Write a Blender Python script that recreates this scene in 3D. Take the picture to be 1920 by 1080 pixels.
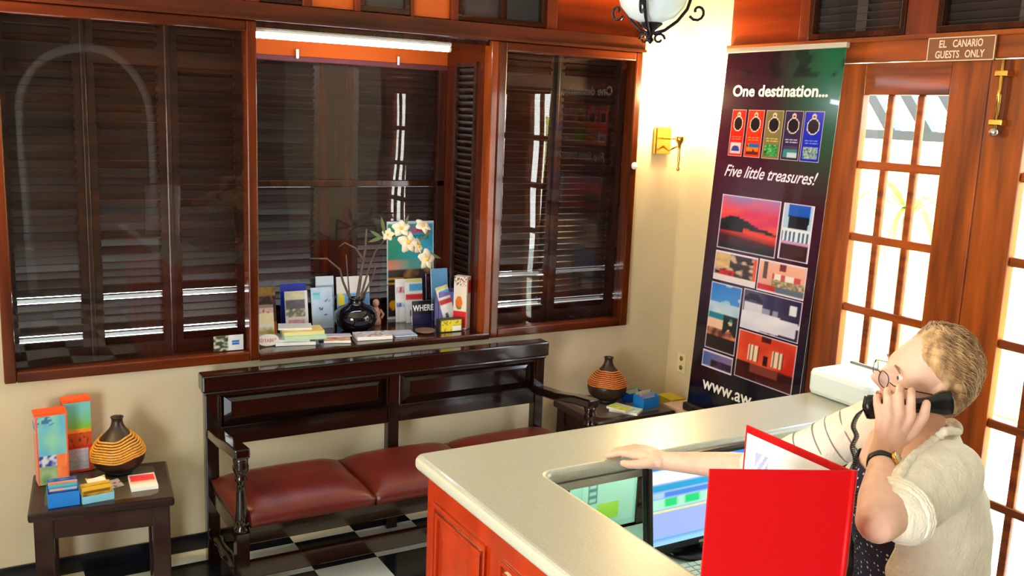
import bpy, bmesh, math, random
from mathutils import Vector, Matrix, noise as mnoise
random.seed(7)
R = math.radians
SC = bpy.context.scene
for o in list(bpy.data.objects): bpy.data.objects.remove(o)
COL = SC.collection
V = Vector
def lin(x):
    x = max(0.0, min(1.0, x)); return x/12.92 if x <= .04045 else ((x+.055)/1.055)**2.4
def c(r, g, b): return (lin(r/255), lin(g/255), lin(b/255))

# ------------------------------------------------------------------ camera
F_PX = 1773.19
yaw, pit, rol = R(30.3166), R(10.4409), R(-2.2618)
_f = V((math.sin(yaw)*math.cos(pit), math.cos(yaw)*math.cos(pit), -math.sin(pit)))
_r = V((math.cos(yaw), -math.sin(yaw), 0)); _d = _f.cross(_r)
CR = math.cos(rol)*_r + math.sin(rol)*_d
CD = -math.sin(rol)*_r + math.cos(rol)*_d
CF = _f
CAM = V((0, 0, 2.07))
cam = bpy.data.objects.new('camera', bpy.data.cameras.new('camera')); COL.objects.link(cam)
cam.data.sensor_width = 36; cam.data.lens = F_PX/1920*36; cam.data.clip_start = .05
m3 = Matrix((CR, -CD, -CF)).transposed()
cam.matrix_world = Matrix.Translation(CAM) @ m3.to_4x4()
SC.camera = cam
def D(px, py, depth):
    return CAM + (CR*((px-960)/F_PX) + CD*((py-540)/F_PX) + CF)*depth

# ------------------------------------------------------------------ world, daylight, exposure
w = bpy.data.worlds.new('sky'); SC.world = w; w.use_nodes = True
wn = w.node_tree.nodes; wl = w.node_tree.links
bg = wn['Background']; bg.inputs['Strength'].default_value = 18.0
tc = wn.new('ShaderNodeTexCoord'); sx = wn.new('ShaderNodeSeparateXYZ'); rp = wn.new('ShaderNodeValToRGB')
wl.new(tc.outputs['Generated'], sx.inputs[0]); wl.new(sx.outputs['Z'], rp.inputs[0])
rp.color_ramp.elements[0].position = 0.0; rp.color_ramp.elements[0].color = (.95, .97, .93, 1)
rp.color_ramp.elements[1].position = .7; rp.color_ramp.elements[1].color = (.62, .80, 1, 1)
wl.new(rp.outputs[0], bg.inputs['Color'])
SC.view_settings.view_transform = 'Standard'; SC.view_settings.look = 'None'
SC.view_settings.exposure = 0.25; SC.view_settings.gamma = 1; SC.view_settings.use_curve_mapping = False
def portal(name, loc, rot, sx_, sy_):
    l = bpy.data.lights.new(name, 'AREA'); l.shape = 'RECTANGLE'; l.size = sx_; l.size_y = sy_
    l.cycles.is_portal = True
    o = bpy.data.objects.new(name, l); o.location = loc; o.rotation_euler = rot; COL.objects.link(o)
portal('daylight_portal_entrance', (-1.78, .3, 1.15), (0, R(-90), 0), 1.9, 1.7)
portal('daylight_portal_doors', (3.66, 2.42, 1.3), (0, R(90), 0), 2.3, 1.7)

# ------------------------------------------------------------------ materials
MATS = {}
def mat(name, col, rough=.5, metal=0, coat=0, spec=.5, emit=None, es=0, var=0, vscale=20, bump=0, bscale=60, sub=0, vstretch=(1,1,1), col2=None, sheen=0, alpha=None, trans=0):
    if name in MATS: return MATS[name]
    m = bpy.data.materials.new(name); m.use_nodes = True
    nt = m.node_tree; b = nt.nodes['Principled BSDF']; L = nt.links
    b.inputs['Base Color'].default_value = (*col, 1); b.inputs['Roughness'].default_value = rough
    b.inputs['Metallic'].default_value = metal; b.inputs['Coat Weight'].default_value = coat
    b.inputs['Coat Roughness'].default_value = .08
    b.inputs['Specular IOR Level'].default_value = spec
    if sheen: b.inputs['Sheen Weight'].default_value = sheen
    if sub:
        b.inputs['Subsurface Weight'].default_value = sub; b.inputs['Subsurface Radius'].default_value = (.02, .008, .004)
        b.inputs['Subsurface Scale'].default_value = .4
    if trans: b.inputs['Transmission Weight'].default_value = trans
    if emit: b.inputs['Emission Color'].default_value = (*emit, 1); b.inputs['Emission Strength'].default_value = es
    if var or bump:
        t = nt.nodes.new('ShaderNodeTexCoord'); mp = nt.nodes.new('ShaderNodeMapping'); mp.inputs['Scale'].default_value = vstretch
        L.new(t.outputs['Object'], mp.inputs[0])
    if var:
        n = nt.nodes.new('ShaderNodeTexNoise'); n.inputs['Scale'].default_value = vscale; n.inputs['Detail'].default_value = 6
        L.new(mp.outputs[0], n.inputs['Vector'])
        r = nt.nodes.new('ShaderNodeValToRGB'); r.color_ramp.elements[0].position = .3; r.color_ramp.elements[1].position = .7
        lo = tuple(x*(1-var) for x in col); hi = col2 or tuple(min(1, x*(1+var)) for x in col)
        r.color_ramp.elements[0].color = (*lo, 1); r.color_ramp.elements[1].color = (*hi, 1)
        L.new(n.outputs['Fac'], r.inputs[0]); L.new(r.outputs[0], b.inputs['Base Color'])
    if bump:
        n2 = nt.nodes.new('ShaderNodeTexNoise'); n2.inputs['Scale'].default_value = bscale; n2.inputs['Detail'].default_value = 3
        L.new(mp.outputs[0], n2.inputs['Vector'])
        bm_ = nt.nodes.new('ShaderNodeBump'); bm_.inputs['Strength'].default_value = bump; bm_.inputs['Distance'].default_value = .01
        L.new(n2.outputs['Fac'], bm_.inputs['Height']); L.new(bm_.outputs[0], b.inputs['Normal'])
    MATS[name] = m; return m
def wood(name, col, col2, rough=.25, coat=.5, axis=2, scale=9, bump=.06):
    st = [1, 1, 1]; st[axis] = .09
    return mat(name, col, rough, coat=coat, spec=.3, var=.45, vscale=scale*2.2, vstretch=tuple(st), col2=col2, bump=bump, bscale=40)
def glass_mat(name, tint=(1, 1, 1), wav=0.0, ior=1.5, wscale=1.3, gain=1.0):
    m = bpy.data.materials.new(name); m.use_nodes = True; nt = m.node_tree; L = nt.links
    nt.nodes.remove(nt.nodes['Principled BSDF']); out = nt.nodes['Material Output']
    tr = nt.nodes.new('ShaderNodeBsdfTransparent'); tr.inputs[0].default_value = (*tint, 1)
    gl = nt.nodes.new('ShaderNodeBsdfGlossy'); gl.inputs['Roughness'].default_value = .0
    fr = nt.nodes.new('ShaderNodeFresnel'); fr.inputs['IOR'].default_value = ior
    mx = nt.nodes.new('ShaderNodeMixShader')
    mu = nt.nodes.new('ShaderNodeMath'); mu.operation = 'MULTIPLY'; mu.inputs[1].default_value = gain; mu.use_clamp = True
    ge = nt.nodes.new('ShaderNodeNewGeometry'); iv = nt.nodes.new('ShaderNodeMath'); iv.operation = 'SUBTRACT'; iv.inputs[0].default_value = 1
    m2 = nt.nodes.new('ShaderNodeMath'); m2.operation = 'MULTIPLY'
    L.new(ge.outputs['Backfacing'], iv.inputs[1]); L.new(mu.outputs[0], m2.inputs[0]); L.new(iv.outputs[0], m2.inputs[1])
    L.new(fr.outputs[0], mu.inputs[0]); L.new(m2.outputs[0], mx.inputs[0]); L.new(tr.outputs[0], mx.inputs[1]); L.new(gl.outputs[0], mx.inputs[2]); L.new(mx.outputs[0], out.inputs[0])
    if wav:
        t = nt.nodes.new('ShaderNodeTexCoord'); n = nt.nodes.new('ShaderNodeTexNoise'); n.inputs['Scale'].default_value = wscale; n.inputs['Detail'].default_value = 1
        mp = nt.nodes.new('ShaderNodeMapping'); mp.inputs['Scale'].default_value = (1, 1, .6)
        bp = nt.nodes.new('ShaderNodeBump'); bp.inputs['Strength'].default_value = 1; bp.inputs['Distance'].default_value = wav
        L.new(t.outputs['Object'], mp.inputs[0]); L.new(mp.outputs[0], n.inputs['Vector']); L.new(n.outputs['Fac'], bp.inputs['Height']); L.new(bp.outputs[0], gl.inputs['Normal'])
    MATS[name] = m; return m
def print_mat(name, rough=.4, coat=0, emit=0):
    if name in MATS: return MATS[name]
    m = bpy.data.materials.new(name); m.use_nodes = True; nt = m.node_tree; b = nt.nodes['Principled BSDF']
    a = nt.nodes.new('ShaderNodeVertexColor'); a.layer_name = 'Col'
    nt.links.new(a.outputs[0], b.inputs['Base Color']); b.inputs['Roughness'].default_value = rough; b.inputs['Coat Weight'].default_value = coat
    if emit:
        nt.links.new(a.outputs[0], b.inputs['Emission Color']); b.inputs['Emission Strength'].default_value = emit
    MATS[name] = m; return m
PAPER = print_mat('printed_paper', .45)
GLOSSY = print_mat('glossy_print', .3, coat=.25)

M_wall = mat('cream_plaster', c(206, 192, 160), .8, var=.06, vscale=3, bump=.08, bscale=14)
M_white = mat('white_paint', c(235, 235, 228), .6)
M_maho = wood('dark_mahogany', c(40, 17, 10), c(70, 30, 15), .16, .6)
M_mahoX = wood('dark_mahogany_across', c(40, 17, 10), c(70, 30, 15), .16, .6, axis=0)
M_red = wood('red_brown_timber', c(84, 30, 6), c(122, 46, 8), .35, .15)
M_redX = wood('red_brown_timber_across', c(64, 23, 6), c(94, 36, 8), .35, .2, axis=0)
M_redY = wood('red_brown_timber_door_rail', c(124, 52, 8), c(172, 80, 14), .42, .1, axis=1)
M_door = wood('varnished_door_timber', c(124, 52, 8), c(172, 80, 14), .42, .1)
M_panel = wood('orange_veneer', c(116, 36, 5), c(162, 60, 8), .3, .3, axis=0, scale=4)
M_amber = mat('amber_panel', c(204, 92, 8), .5)
M_cab = mat('polished_cherry', c(156, 38, 2), .3, coat=.2, spec=.3, var=.16, vscale=16, vstretch=(1, 1, .09), col2=c(170, 46, 3))
M_bench = wood('black_brown_bench_timber', c(17, 8, 6), c(32, 16, 10), .14, .55, axis=0)
M_benchZ = wood('black_brown_bench_post', c(17, 8, 6), c(32, 16, 10), .14, .55)
M_table = wood('brown_table_timber', c(34, 12, 12), c(48, 19, 17), .3, .25, axis=0)
M_tabletop = mat('grey_brown_laminate', c(84, 76, 66), .32, var=.12, vscale=60)
M_leather = mat('oxblood_leather', c(82, 20, 13), .36, var=.22, vscale=5, bump=.12, bscale=180)
M_iron = mat('wrought_iron', c(36, 30, 44), .35, metal=.7)
M_brass = mat('polished_brass', c(214, 170, 90), .2, metal=1)
M_chrome = mat('steel', c(190, 188, 180), .25, metal=1)
M_black = mat('black_plastic', c(14, 14, 17), .25)
M_blacksoft = mat('matt_black_plastic', c(20, 20, 22), .5)
M_stone = mat('speckled_solid_surface', c(178, 179, 164), .33, var=.09, vscale=190, coat=.2)
M_base = mat('black_tile_skirting', c(14, 15, 24), .25)
M_gourd = mat('dark_gourd_skin', c(44, 28, 18), .4, var=.3, vscale=14)
M_weave = mat('yellow_cane_weave', c(216, 150, 52), .6, var=.25, vscale=90)
M_red_cover = mat('red_leatherette', c(188, 2, 9), .5, spec=.2, bump=.04, bscale=220)
M_skin = mat('skin', c(239, 192, 168), .5, sub=.12, var=.09, vscale=26)
M_acryl = glass_mat('clear_acrylic', (.97, .97, 1), 0, 1.45)
M_glass_w = glass_mat('wavy_window_glass', (.93, .93, .95), .0020, 1.5, 2.2, 1.15)
M_glass_d = glass_mat('door_glass', (1, 1, 1), 0, 1.5)
M_card = mat('white_card', c(240, 240, 236), .55)
M_dark = mat('dark_void_lining', c(18, 14, 13), .7)
M_txt_white = mat('white_lettering', c(250, 250, 250), .4)
M_txt_black = mat('black_lettering', c(25, 25, 30), .5)
M_txt_red = mat('red_lettering', c(200, 30, 40), .5)

# ------------------------------------------------------------------ mesh helpers
class B:
    def __init__(s): s.bm = bmesh.new(); s.mi = 0
    def _f(s, fs):
        for f in fs: f.material_index = s.mi
        return fs
    def box(s, x0, x1, y0, y1, z0, z1, M=None, bev=0):
        vs = [V((x, y, z)) for x in (x0, x1) for y in (y0, y1) for z in (z0, z1)]
        if M: vs = [M @ v for v in vs]
        b = [s.bm.verts.new(v) for v in vs]
        fs = [s.bm.faces.new([b[i] for i in q]) for q in ((0,1,3,2),(4,6,7,5),(0,4,5,1),(2,3,7,6),(0,2,6,4),(1,5,7,3))]
        s._f(fs)
        if bev:
            es = list({e for f in fs for e in f.edges})
            r = bmesh.ops.bevel(s.bm, geom=es, offset=bev, segments=2, affect='EDGES', profile=.6)
            s._f(r['faces'])
        return s
    def prism(s, pts, z0, z1, M=None):
        n = len(pts)
        lo = [V((p[0], p[1], z0)) for p in pts]; hi = [V((p[0], p[1], z1)) for p in pts]
        if M: lo = [M @ v for v in lo]; hi = [M @ v for v in hi]
        lo = [s.bm.verts.new(v) for v in lo]; hi = [s.bm.verts.new(v) for v in hi]
        fs = [s.bm.faces.new(lo[::-1]), s.bm.faces.new(hi)]
        for i in range(n): fs.append(s.bm.faces.new((lo[i], lo[(i+1) % n], hi[(i+1) % n], hi[i])))
        s._f(fs); return s
    def rings(s, rings, closed=True, cap=True):
        vv = [[s.bm.verts.new(p) for p in r] for r in rings]; fs = []
        n = len(rings[0])
        for a, b in zip(vv[:-1], vv[1:]):
            for i in range(n if closed else n-1):
                j = (i+1) % n; fs.append(s.bm.faces.new((a[i], a[j], b[j], b[i])))
        if cap and closed:
            fs.append(s.bm.faces.new(vv[0][::-1])); fs.append(s.bm.faces.new(vv[-1]))
        for f in fs: f.smooth = True
        s._f(fs); return s
    def tube(s, pts, rad, seg=8, cap=True):
        pts = [V(p) for p in pts]; n = len(pts)
        rads = rad if isinstance(rad, (list, tuple)) else [rad]*n
        up = None; rings = []
        for i, p in enumerate(pts):
            t = (pts[min(i+1, n-1)]-pts[max(i-1, 0)])
            if t.length < 1e-9: t = V((0, 0, 1))
            t.normalize()
            if up is None:
                up = t.orthogonal().normalized()
            else:
                up = (up - t*up.dot(t))
                up = up.normalized() if up.length > 1e-6 else t.orthogonal().normalized()
            sd = t.cross(up)
            rings.append([p+(up*math.cos(a)+sd*math.sin(a))*rads[i] for a in [2*math.pi*k/seg for k in range(seg)]])
        return s.rings(rings, True, cap)
    def limb(s, pts, rads, seg=16):
        pts = [V(p) for p in pts]
        P, Q = [], []
        t0 = (pts[1]-pts[0]).normalized(); t1 = (pts[-1]-pts[-2]).normalized()
        for a in (80, 55, 28): P.append(pts[0]-t0*rads[0]*math.sin(R(a))); Q.append(rads[0]*math.cos(R(a)))
        P += pts; Q += list(rads)
        for a in (28, 55, 80): P.append(pts[-1]+t1*rads[-1]*math.sin(R(a))); Q.append(rads[-1]*math.cos(R(a)))
        return s.tube(P, Q, seg)
    def lathe(s, prof, ctr, seg=32, axis=V((0, 0, 1)), cap=True):
        ax = axis.normalized(); u = ax.orthogonal().normalized(); v = ax.cross(u); ctr = V(ctr)
        rr = [[ctr+ax*h+(u*math.cos(a)+v*math.sin(a))*max(r, 1e-4) for a in [2*math.pi*k/seg for k in range(seg)]] for r, h in prof]
        return s.rings(rr, True, cap)
    def sphere(s, ctr, r, M=None, seg=16, n=10):
        prof = [(r*math.sin(math.pi*k/n), -r*math.cos(math.pi*k/n)) for k in range(n+1)]
        st = len(s.bm.verts); s.lathe(prof, (0, 0, 0), seg)
        s.bm.verts.ensure_lookup_table()
        T = Matrix.Translation(V(ctr)) @ (M.to_4x4() if M else Matrix.Identity(4))
        for v in list(s.bm.verts)[st:]: v.co = T @ v.co
        return s
    def quad(s, a, b, c_, d):
        f = s.bm.faces.new([s.bm.verts.new(V(p)) for p in (a, b, c_, d)]); s._f([f]); return s
    def build(s, name, mats, parent=None, smooth=None, bevel=0, local=False, noweld=False):
        if not noweld: bmesh.ops.remove_doubles(s.bm, verts=s.bm.verts, dist=1e-6)
        bmesh.ops.recalc_face_normals(s.bm, faces=s.bm.faces)
        me = bpy.data.meshes.new(name); s.bm.to_mesh(me); s.bm.free()
        return link(name, me, mats, parent, smooth, bevel, local)
def world_of(o):
    m = Matrix.Identity(4); ch = []
    while o: ch.append(o); o = o.parent
    for k in reversed(ch): m = m @ k.matrix_parent_inverse @ k.matrix_basis
    return m
def link(name, me, mats, parent=None, smooth=None, bevel=0, local=False):
    o = bpy.data.objects.new(name, me); COL.objects.link(o)
    for m in (mats if isinstance(mats, (list, tuple)) else [mats]): me.materials.append(m)
    if parent:
        o.parent = parent
        if not local: o.matrix_parent_inverse = world_of(parent).inverted()
    if smooth: me.shade_smooth()
    if bevel:
        bv = o.modifiers.new('bevel', 'BEVEL'); bv.width = bevel; bv.segments = 2; bv.limit_method = 'ANGLE'; bv.angle_limit = R(40)
    return o
def tag(o, label=None, cat=None, group=None, kind=None):
    if label: o['label'] = label
    if cat: o['category'] = cat
    if group: o['group'] = group
    if kind: o['kind'] = kind
    return o
def thing(name, label, cat, loc=(0, 0, 0), rz=0, group=None, kind=None):
    o = bpy.data.objects.new(name, None); COL.objects.link(o); o.empty_display_size = .05
    o.location = loc; o.rotation_euler = (0, 0, rz)
    return tag(o, label, cat, group, kind)
def copy_tree(o, parent=None):
    k = o.copy(); COL.objects.link(k)
    if parent: k.parent = parent
    for ch in list(o.children): copy_tree(ch, k)
    return k
def rr(w, h, r, n=5):
    pts = []
    for cx, cy, a0 in ((w-r, h-r, 0), (r, h-r, 90), (r, r, 180), (w-r, r, 270)):
        for k in range(n+1):
            a = R(a0+90*k/n); pts.append((cx+r*math.cos(a), cy+r*math.sin(a)))
    return pts
def frame_M(o, u, v):
    u = V(u).normalized(); v = V(v); v = (v-u*v.dot(u)).normalized(); n = u.cross(v)
    M = Matrix((u, v, n)).transposed().to_4x4(); M.translation = V(o); return M
def paint(name, o, u, v, w_, h_, fn, nx=24, ny=32, t=.001, m=None, parent=None, local=False, curl=0):
    """a printed sheet: origin, right and up direction, size, colour function of (u,v)"""
    M = frame_M(o, u, v); bm = bmesh.new(); lay = bm.verts.layers.float_color.new('Col')
    def P(i, j, zz):
        uu = i/nx; return M @ V((uu*w_, j/ny*h_, zz + curl*(4*(uu-.5)**2)))
    F = {}
    for j in range(ny+1):
        for i in range(nx+1):
            k = bm.verts.new(P(i, j, t)); k[lay] = (*fn(i/nx, j/ny), 1); F[i, j] = k
    for j in range(ny):
        for i in range(nx): bm.faces.new((F[i, j], F[i+1, j], F[i+1, j+1], F[i, j+1]))
    rim = [(i, 0) for i in range(nx)] + [(nx, j) for j in range(ny)] + [(i, ny) for i in range(nx, 0, -1)] + [(0, j) for j in range(ny, 0, -1)]
    lo = []
    for i, j in rim:
        k = bm.verts.new(P(i, j, 0)); k[lay] = (.8, .8, .78, 1); lo.append(k)
    n = len(rim)
    for a in range(n):
        b = (a+1) % n; bm.faces.new((lo[a], lo[b], F[rim[b]], F[rim[a]]))
    bm.faces.new(lo[::-1])
    me = bpy.data.meshes.new(name); bm.to_mesh(me); bm.free()
    return link(name, me, m or PAPER, parent, local=local)
def text(name, s, o, u, v, size, m, parent=None, width=None, shear=0, bold=0, align='LEFT', local=False, th=.0006):
    cu = bpy.data.curves.new(name, 'FONT'); cu.body = s; cu.size = size; cu.shear = shear; cu.offset = bold; cu.extrude = th/2; cu.align_x = align; cu.resolution_u = 3
    ob = bpy.data.objects.new(name, cu); COL.objects.link(ob)
    bpy.context.view_layer.update()
    me = bpy.data.meshes.new_from_object(ob.evaluated_get(bpy.context.evaluated_depsgraph_get()))
    bpy.data.objects.remove(ob); bpy.data.curves.remove(cu)
    xs = [p.co.x for p in me.vertices]; sc = 1
    if width and xs: sc = width/(max(xs)-min(xs))
    M = frame_M(o, u, v)
    for p in me.vertices: p.co = M @ V((p.co.x*sc, p.co.y, p.co.z+th/2))
    me.materials.clear()
    return link(name, me, m, parent, local=local)
# colour functions for print
def vn(x, y, s=0): return mnoise.noise(V((x, y, s*7.31)))*.5+.5
def mixc(a, b, t): t = max(0, min(1, t)); return tuple(p+(q-p)*t for p, q in zip(a, b))
def bands(*st):
    """vertical stack of (v_top, colour) from the bottom up"""
    def fn(u, v):
        for vt, cc in st:
            if v <= vt: return cc
        return st[-1][1]
    return fn
def leaflet(seed, pal, title=None, paper=None, nb=5, lines=True):
    """a brochure front: bordered blocks of colour with photo-like mottling and rows of small type"""
    rd = random.Random(seed); paper = paper or c(236, 234, 226); bl = []
    v = .96
    for k in range(nb):
        h = rd.uniform(.1, .26); kind = rd.choice('ppt' if lines else 'pp'); bl.append((v-h, v-.015, rd.choice(pal), rd.choice(pal), kind)); v -= h
    def fn(u, vv):
        if u < .06 or u > .94 or vv < .03 or vv > .97: return paper
        for a, b, c1, c2, kd in bl:
            if a < vv < b:
                if kd == 'p': return mixc(c1, c2, (vn(u*4, vv*9, seed)-.3)*2.2)
                return mixc(c1, (.03, .03, .05), .6) if (int(vv*60) % 2 and vn(u*18, int(vv*60), seed) > .42) else paper
        return paper
    return fn
# ================================================================== ROOM
XW, YW, ZC = 3.615, 4.30, 3.2
S = 'structure'
# floor: checkerboard tiles 0.305 m
fm = bpy.data.materials.new('checker_tiles'); fm.use_nodes = True; nt = fm.node_tree; L = nt.links; bs = nt.nodes['Principled BSDF']
t = nt.nodes.new('ShaderNodeTexCoord'); mp = nt.nodes.new('ShaderNodeMapping'); mp.vector_type = 'POINT'
k = 1/.305; mp.inputs['Scale'].default_value = (k, k, 0); mp.inputs['Location'].default_value = (-1.28*k+40, -4.168*k+40, .5)
ck = nt.nodes.new('ShaderNodeTexChecker'); ck.inputs['Scale'].default_value = 1
ck.inputs['Color1'].default_value = (.010, .011, .014, 1); ck.inputs['Color2'].default_value = (*c(214, 216, 198), 1)
L.new(t.outputs['Object'], mp.inputs[0]); L.new(mp.outputs[0], ck.inputs[0]); L.new(ck.outputs[0], bs.inputs['Base Color'])
bs.inputs['Roughness'].default_value = .14
tag(B().box(-1.8, 3.7, -2.6, 4.3, -.06, 0).build('floor', fm), kind=S)
tag(B().box(-1.9, 3.75, -2.7, 4.42, ZC, ZC+.1).build('ceiling', M_white), kind=S)
# back wall with the opening that takes the three window cases
b = B()
b.box(-1.8, .10, YW, YW+.1, 0, ZC); b.box(.10, 3.27, YW, YW+.1, 0, .895); b.box(3.27, XW+.05, YW, YW+.1, 0, ZC); b.box(.10, 3.27, YW+.02, YW+.1, 2.43, ZC)
tag(b.build('wall_back', M_wall), kind=S)
# right wall: cream return then the timber door wall
b = B(); b.box(XW, XW+.1, 3.953, YW, 0, ZC); b.box(XW, XW+.1, -2.6, .75, 0, ZC); b.box(XW+.06, XW+.1, .75, 3.953, 2.45, ZC)
tag(b.build('wall_right', M_wall), kind=S)
b = B(); b.box(-1.86, -1.8, -2.6, -.65, 0, ZC); b.box(-1.86, -1.8, 1.25, 4.4, 0, ZC); b.box(-1.86, -1.8, -.65, 1.25, 0, .3); b.box(-1.86, -1.8, -.65, 1.25, 2.0, ZC)
tag(b.build('wall_left', M_wall), kind=S)
# wall behind the camera: two arched doorways into a dim passage
b = B()
def arch_wall(b, x0, x1, ax0, ax1, y0, y1, zs):
    r = (ax1-ax0)/2; n = 12
    b.box(x0, ax0, y0, y1, 0, ZC); b.box(ax1, x1, y0, y1, 0, ZC)
    cx = (ax0+ax1)/2
    for k in range(n):
        a0, a1 = math.pi*k/n, math.pi*(k+1)/n
        xa, xb = cx-r*math.cos(a0), cx-r*math.cos(a1); za, zb = zs+r*math.sin(a0), zs+r*math.sin(a1)
        b.prism([(xa, za), (xb, zb), (xb, ZC), (xa, ZC)], -y1, -y0, Matrix(((1,0,0,0),(0,0,-1,0),(0,1,0,0),(0,0,0,1))))
arch_wall(b, -1.86, .55, -1.1, .05, -2.6, -2.45, 1.95); arch_wall(b, .55, 3.72, .62, 1.75, -2.6, -2.45, 1.95)
tag(b.build('wall_front', mat('umber_plaster', c(104, 84, 70), .8)), kind=S)
b = B()
for x0, x1 in ((-1.1, .05), (.62, 1.75)):
    cx, r = (x0+x1)/2, (x1-x0)/2+.045; P_ = [(cx-r, -2.44, 0)]+[(cx-r*math.cos(math.pi*k/16), -2.44, 1.95+r*math.sin(math.pi*k/16)) for k in range(17)]+[(cx+r, -2.44, 0)]
    b.tube(P_, .05, 6)
tag(b.build('trim_11', M_white), kind=S)
tag(B().box(-1.9, 3.8, -3.9, -3.84, 0, ZC).box(-1.9, -1.84, -3.9, -2.6, 0, ZC).box(3.72, 3.78, -3.9, -2.6, 0, ZC).box(-1.9, 3.8, -3.9, -2.6, ZC, ZC+.06).box(-1.9, 3.8, -3.9, -2.6, -.06, 0).build('wall_passage', M_wall), kind=S)
tag(B().box(-1.8, XW-.25, YW-.014, YW, 0, .08).build('baseboard_back', M_base, bevel=.003), kind=S)
tag(B().box(XW-.014, XW, 3.99, YW-.02, 0, .08).build('baseboard_right', M_base, bevel=.003), kind=S)
# outdoors: unseen roof and walls added to cut daylight behind the louvers, open below
tag(B().box(-2.2, XW+.2, 4.42, 6.5, 3.0, 3.06).build('daylight_block_roof', M_wall), kind=S)
tag(B().box(-2.2, XW+.2, 6.44, 6.5, .92, 3.0).box(-2.2, -2.14, 4.42, 6.44, 0, 3.0).box(XW+.14, XW+.2, 4.42, 6.44, 0, 3.0).build('daylight_block_walls', mat('daylight_block_grey', c(120, 118, 116), .8)), kind=S)
M_pave = mat('pale_paving', c(225, 222, 205), .8, var=.05, vscale=4)
M_ywall = mat('yellow_rendered_wall', c(240, 234, 130), .8, var=.04, vscale=3)
M_beam = mat('grey_pergola_paint', c(52, 50, 46), .7)
tag(B().box(XW+.1, 9, -4, 8, -.12, -.02).box(-3, XW+.1, 4.5, 9, -.12, -.02).build('ground', M_pave), kind=S)
tag(B().box(6.6, 6.75, -2, 8, 0, 2.05).build('garden_wall', M_ywall), kind=S)
b = B()
for k in range(13):
    y = 2.2+.27*k; b.prism([(y, 2.06), (y+.085, 2.06), (y+.445, 2.5), (y+.36, 2.5)], 5.18, 5.24, Matrix(((0,0,1,0),(1,0,0,0),(0,1,0,0),(0,0,0,1))))
b.box(5.17, 5.25, 1.2, 6.5, 2.0, 2.06); b.box(5.17, 5.25, 1.2, 6.5, 2.5, 2.56)
for y in (1.3, 6.4): b.box(5.17, 5.25, y-.05, y+.05, -.02, 2.0)
tag(b.build('pergola', M_beam), 'grey slanted pergola beams outside the glazed doors, seen through the top panes', 'pergola')
M_frond = mat('palm_frond', c(150, 178, 60), .5, var=.2, vscale=10)
def palm(x, y, n, h, label, seed):
    rd = random.Random(seed); tr = thing('garden_palm', label, 'plant', (x, y, -.02), group='plants outside the doors')
    B().tube([(x, y, -.02), (x+.03, y, h*.5), (x, y, h)], [.05, .04, .03], 8).build('trunk', mat('palm_trunk', c(150, 130, 90), .8), tr)
    b = B()
    for k in range(n):
        a = 2*math.pi*k/n+rd.uniform(-.2, .2); l = rd.uniform(.5, .8); up = rd.uniform(.25, .7); w_ = .024
        dv = V((math.cos(a), math.sin(a), 0)); sd = V((-math.sin(a), math.cos(a), 0)); L_, Rr = [], []
        for q in range(9):
            s_ = q/8; p = V((x, y, h))+dv*l*s_+V((0, 0, up*s_*1.2-1.1*l*s_*s_)); ww = w_*(1-s_)**.6*(.3+min(1, s_*4))
            L_.append(p-sd*ww); Rr.append(p+sd*ww)
        for q in range(8): b.quad(L_[q], L_[q+1], Rr[q+1], Rr[q])
    b.build('fronds', M_frond, tr)
palm(4.95, 3.75, 22, 1.55, 'light green palm with thin arching fronds outside the left glazed door', 3)
palm(5.55, 1.7, 20, 1.3, 'smaller pale palm farther out in the yard behind the doors', 5)

# ------------------------------------------------------------------ window cases in the back wall
def louvers(b, x0, x1, y, z0, z1, st=.045, top=True, pitch=.034, seed=0, rails=()):
    """a louvred leaf: stiles, rails and slats falling outwards"""
    rd = random.Random(seed); th = .028
    b.box(x0, x0+st, y-th/2, y+th/2, z0, z1); b.box(x1-st, x1, y-th/2, y+th/2, z0, z1)
    zr = [(z0, z0+.07), (z1-.05, z1)] + list(rails)
    if top: zr.append((z1-.21, z1-.12))
    for a, q in zr: b.box(x0+st, x1-st, y-th/2, y+th/2, a, q)
    z = z0+.05
    while z < z1-.03:
        if not any(a+.004 < z < q-.004 for a, q in zr):
            d = .0215+rd.uniform(-.0010, .0006); a = R(44+rd.uniform(-2.5, 2.5))
            if top and any(abs(z-q_) < pitch/2 for q_ in (1.2, 1.04)): a = R(27)   # a slat that has swung open a little
            dy, dz = d*math.cos(a)*1.46, d*math.sin(a)*1.46
            n = V((0, math.sin(a), math.cos(a)))*.0035
            p0 = V((0, y-dy, z+dz)); p1 = V((0, y+dy, z-dz))
            v = [b.bm.verts.new(q+V((xx, 0, 0))) for xx in (x0+st-.004, x1-st+.004) for q in (p0-n, p0+n, p1+n, p1-n)]
            for q in ((0,1,2,3),(7,6,5,4),(0,4,5,1),(1,5,6,2),(2,6,7,3),(3,7,4,0)): b.bm.faces.new([v[i] for i in q])
        z += pitch
M_lou = wood('louver_timber', c(44, 25, 18), c(72, 41, 27), .32, .25, axis=0, bump=.03)
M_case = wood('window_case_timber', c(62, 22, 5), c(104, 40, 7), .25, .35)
M_caseX = wood('window_case_timber_across', c(62, 22, 5), c(104, 40, 7), .25, .35, axis=0)
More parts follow.
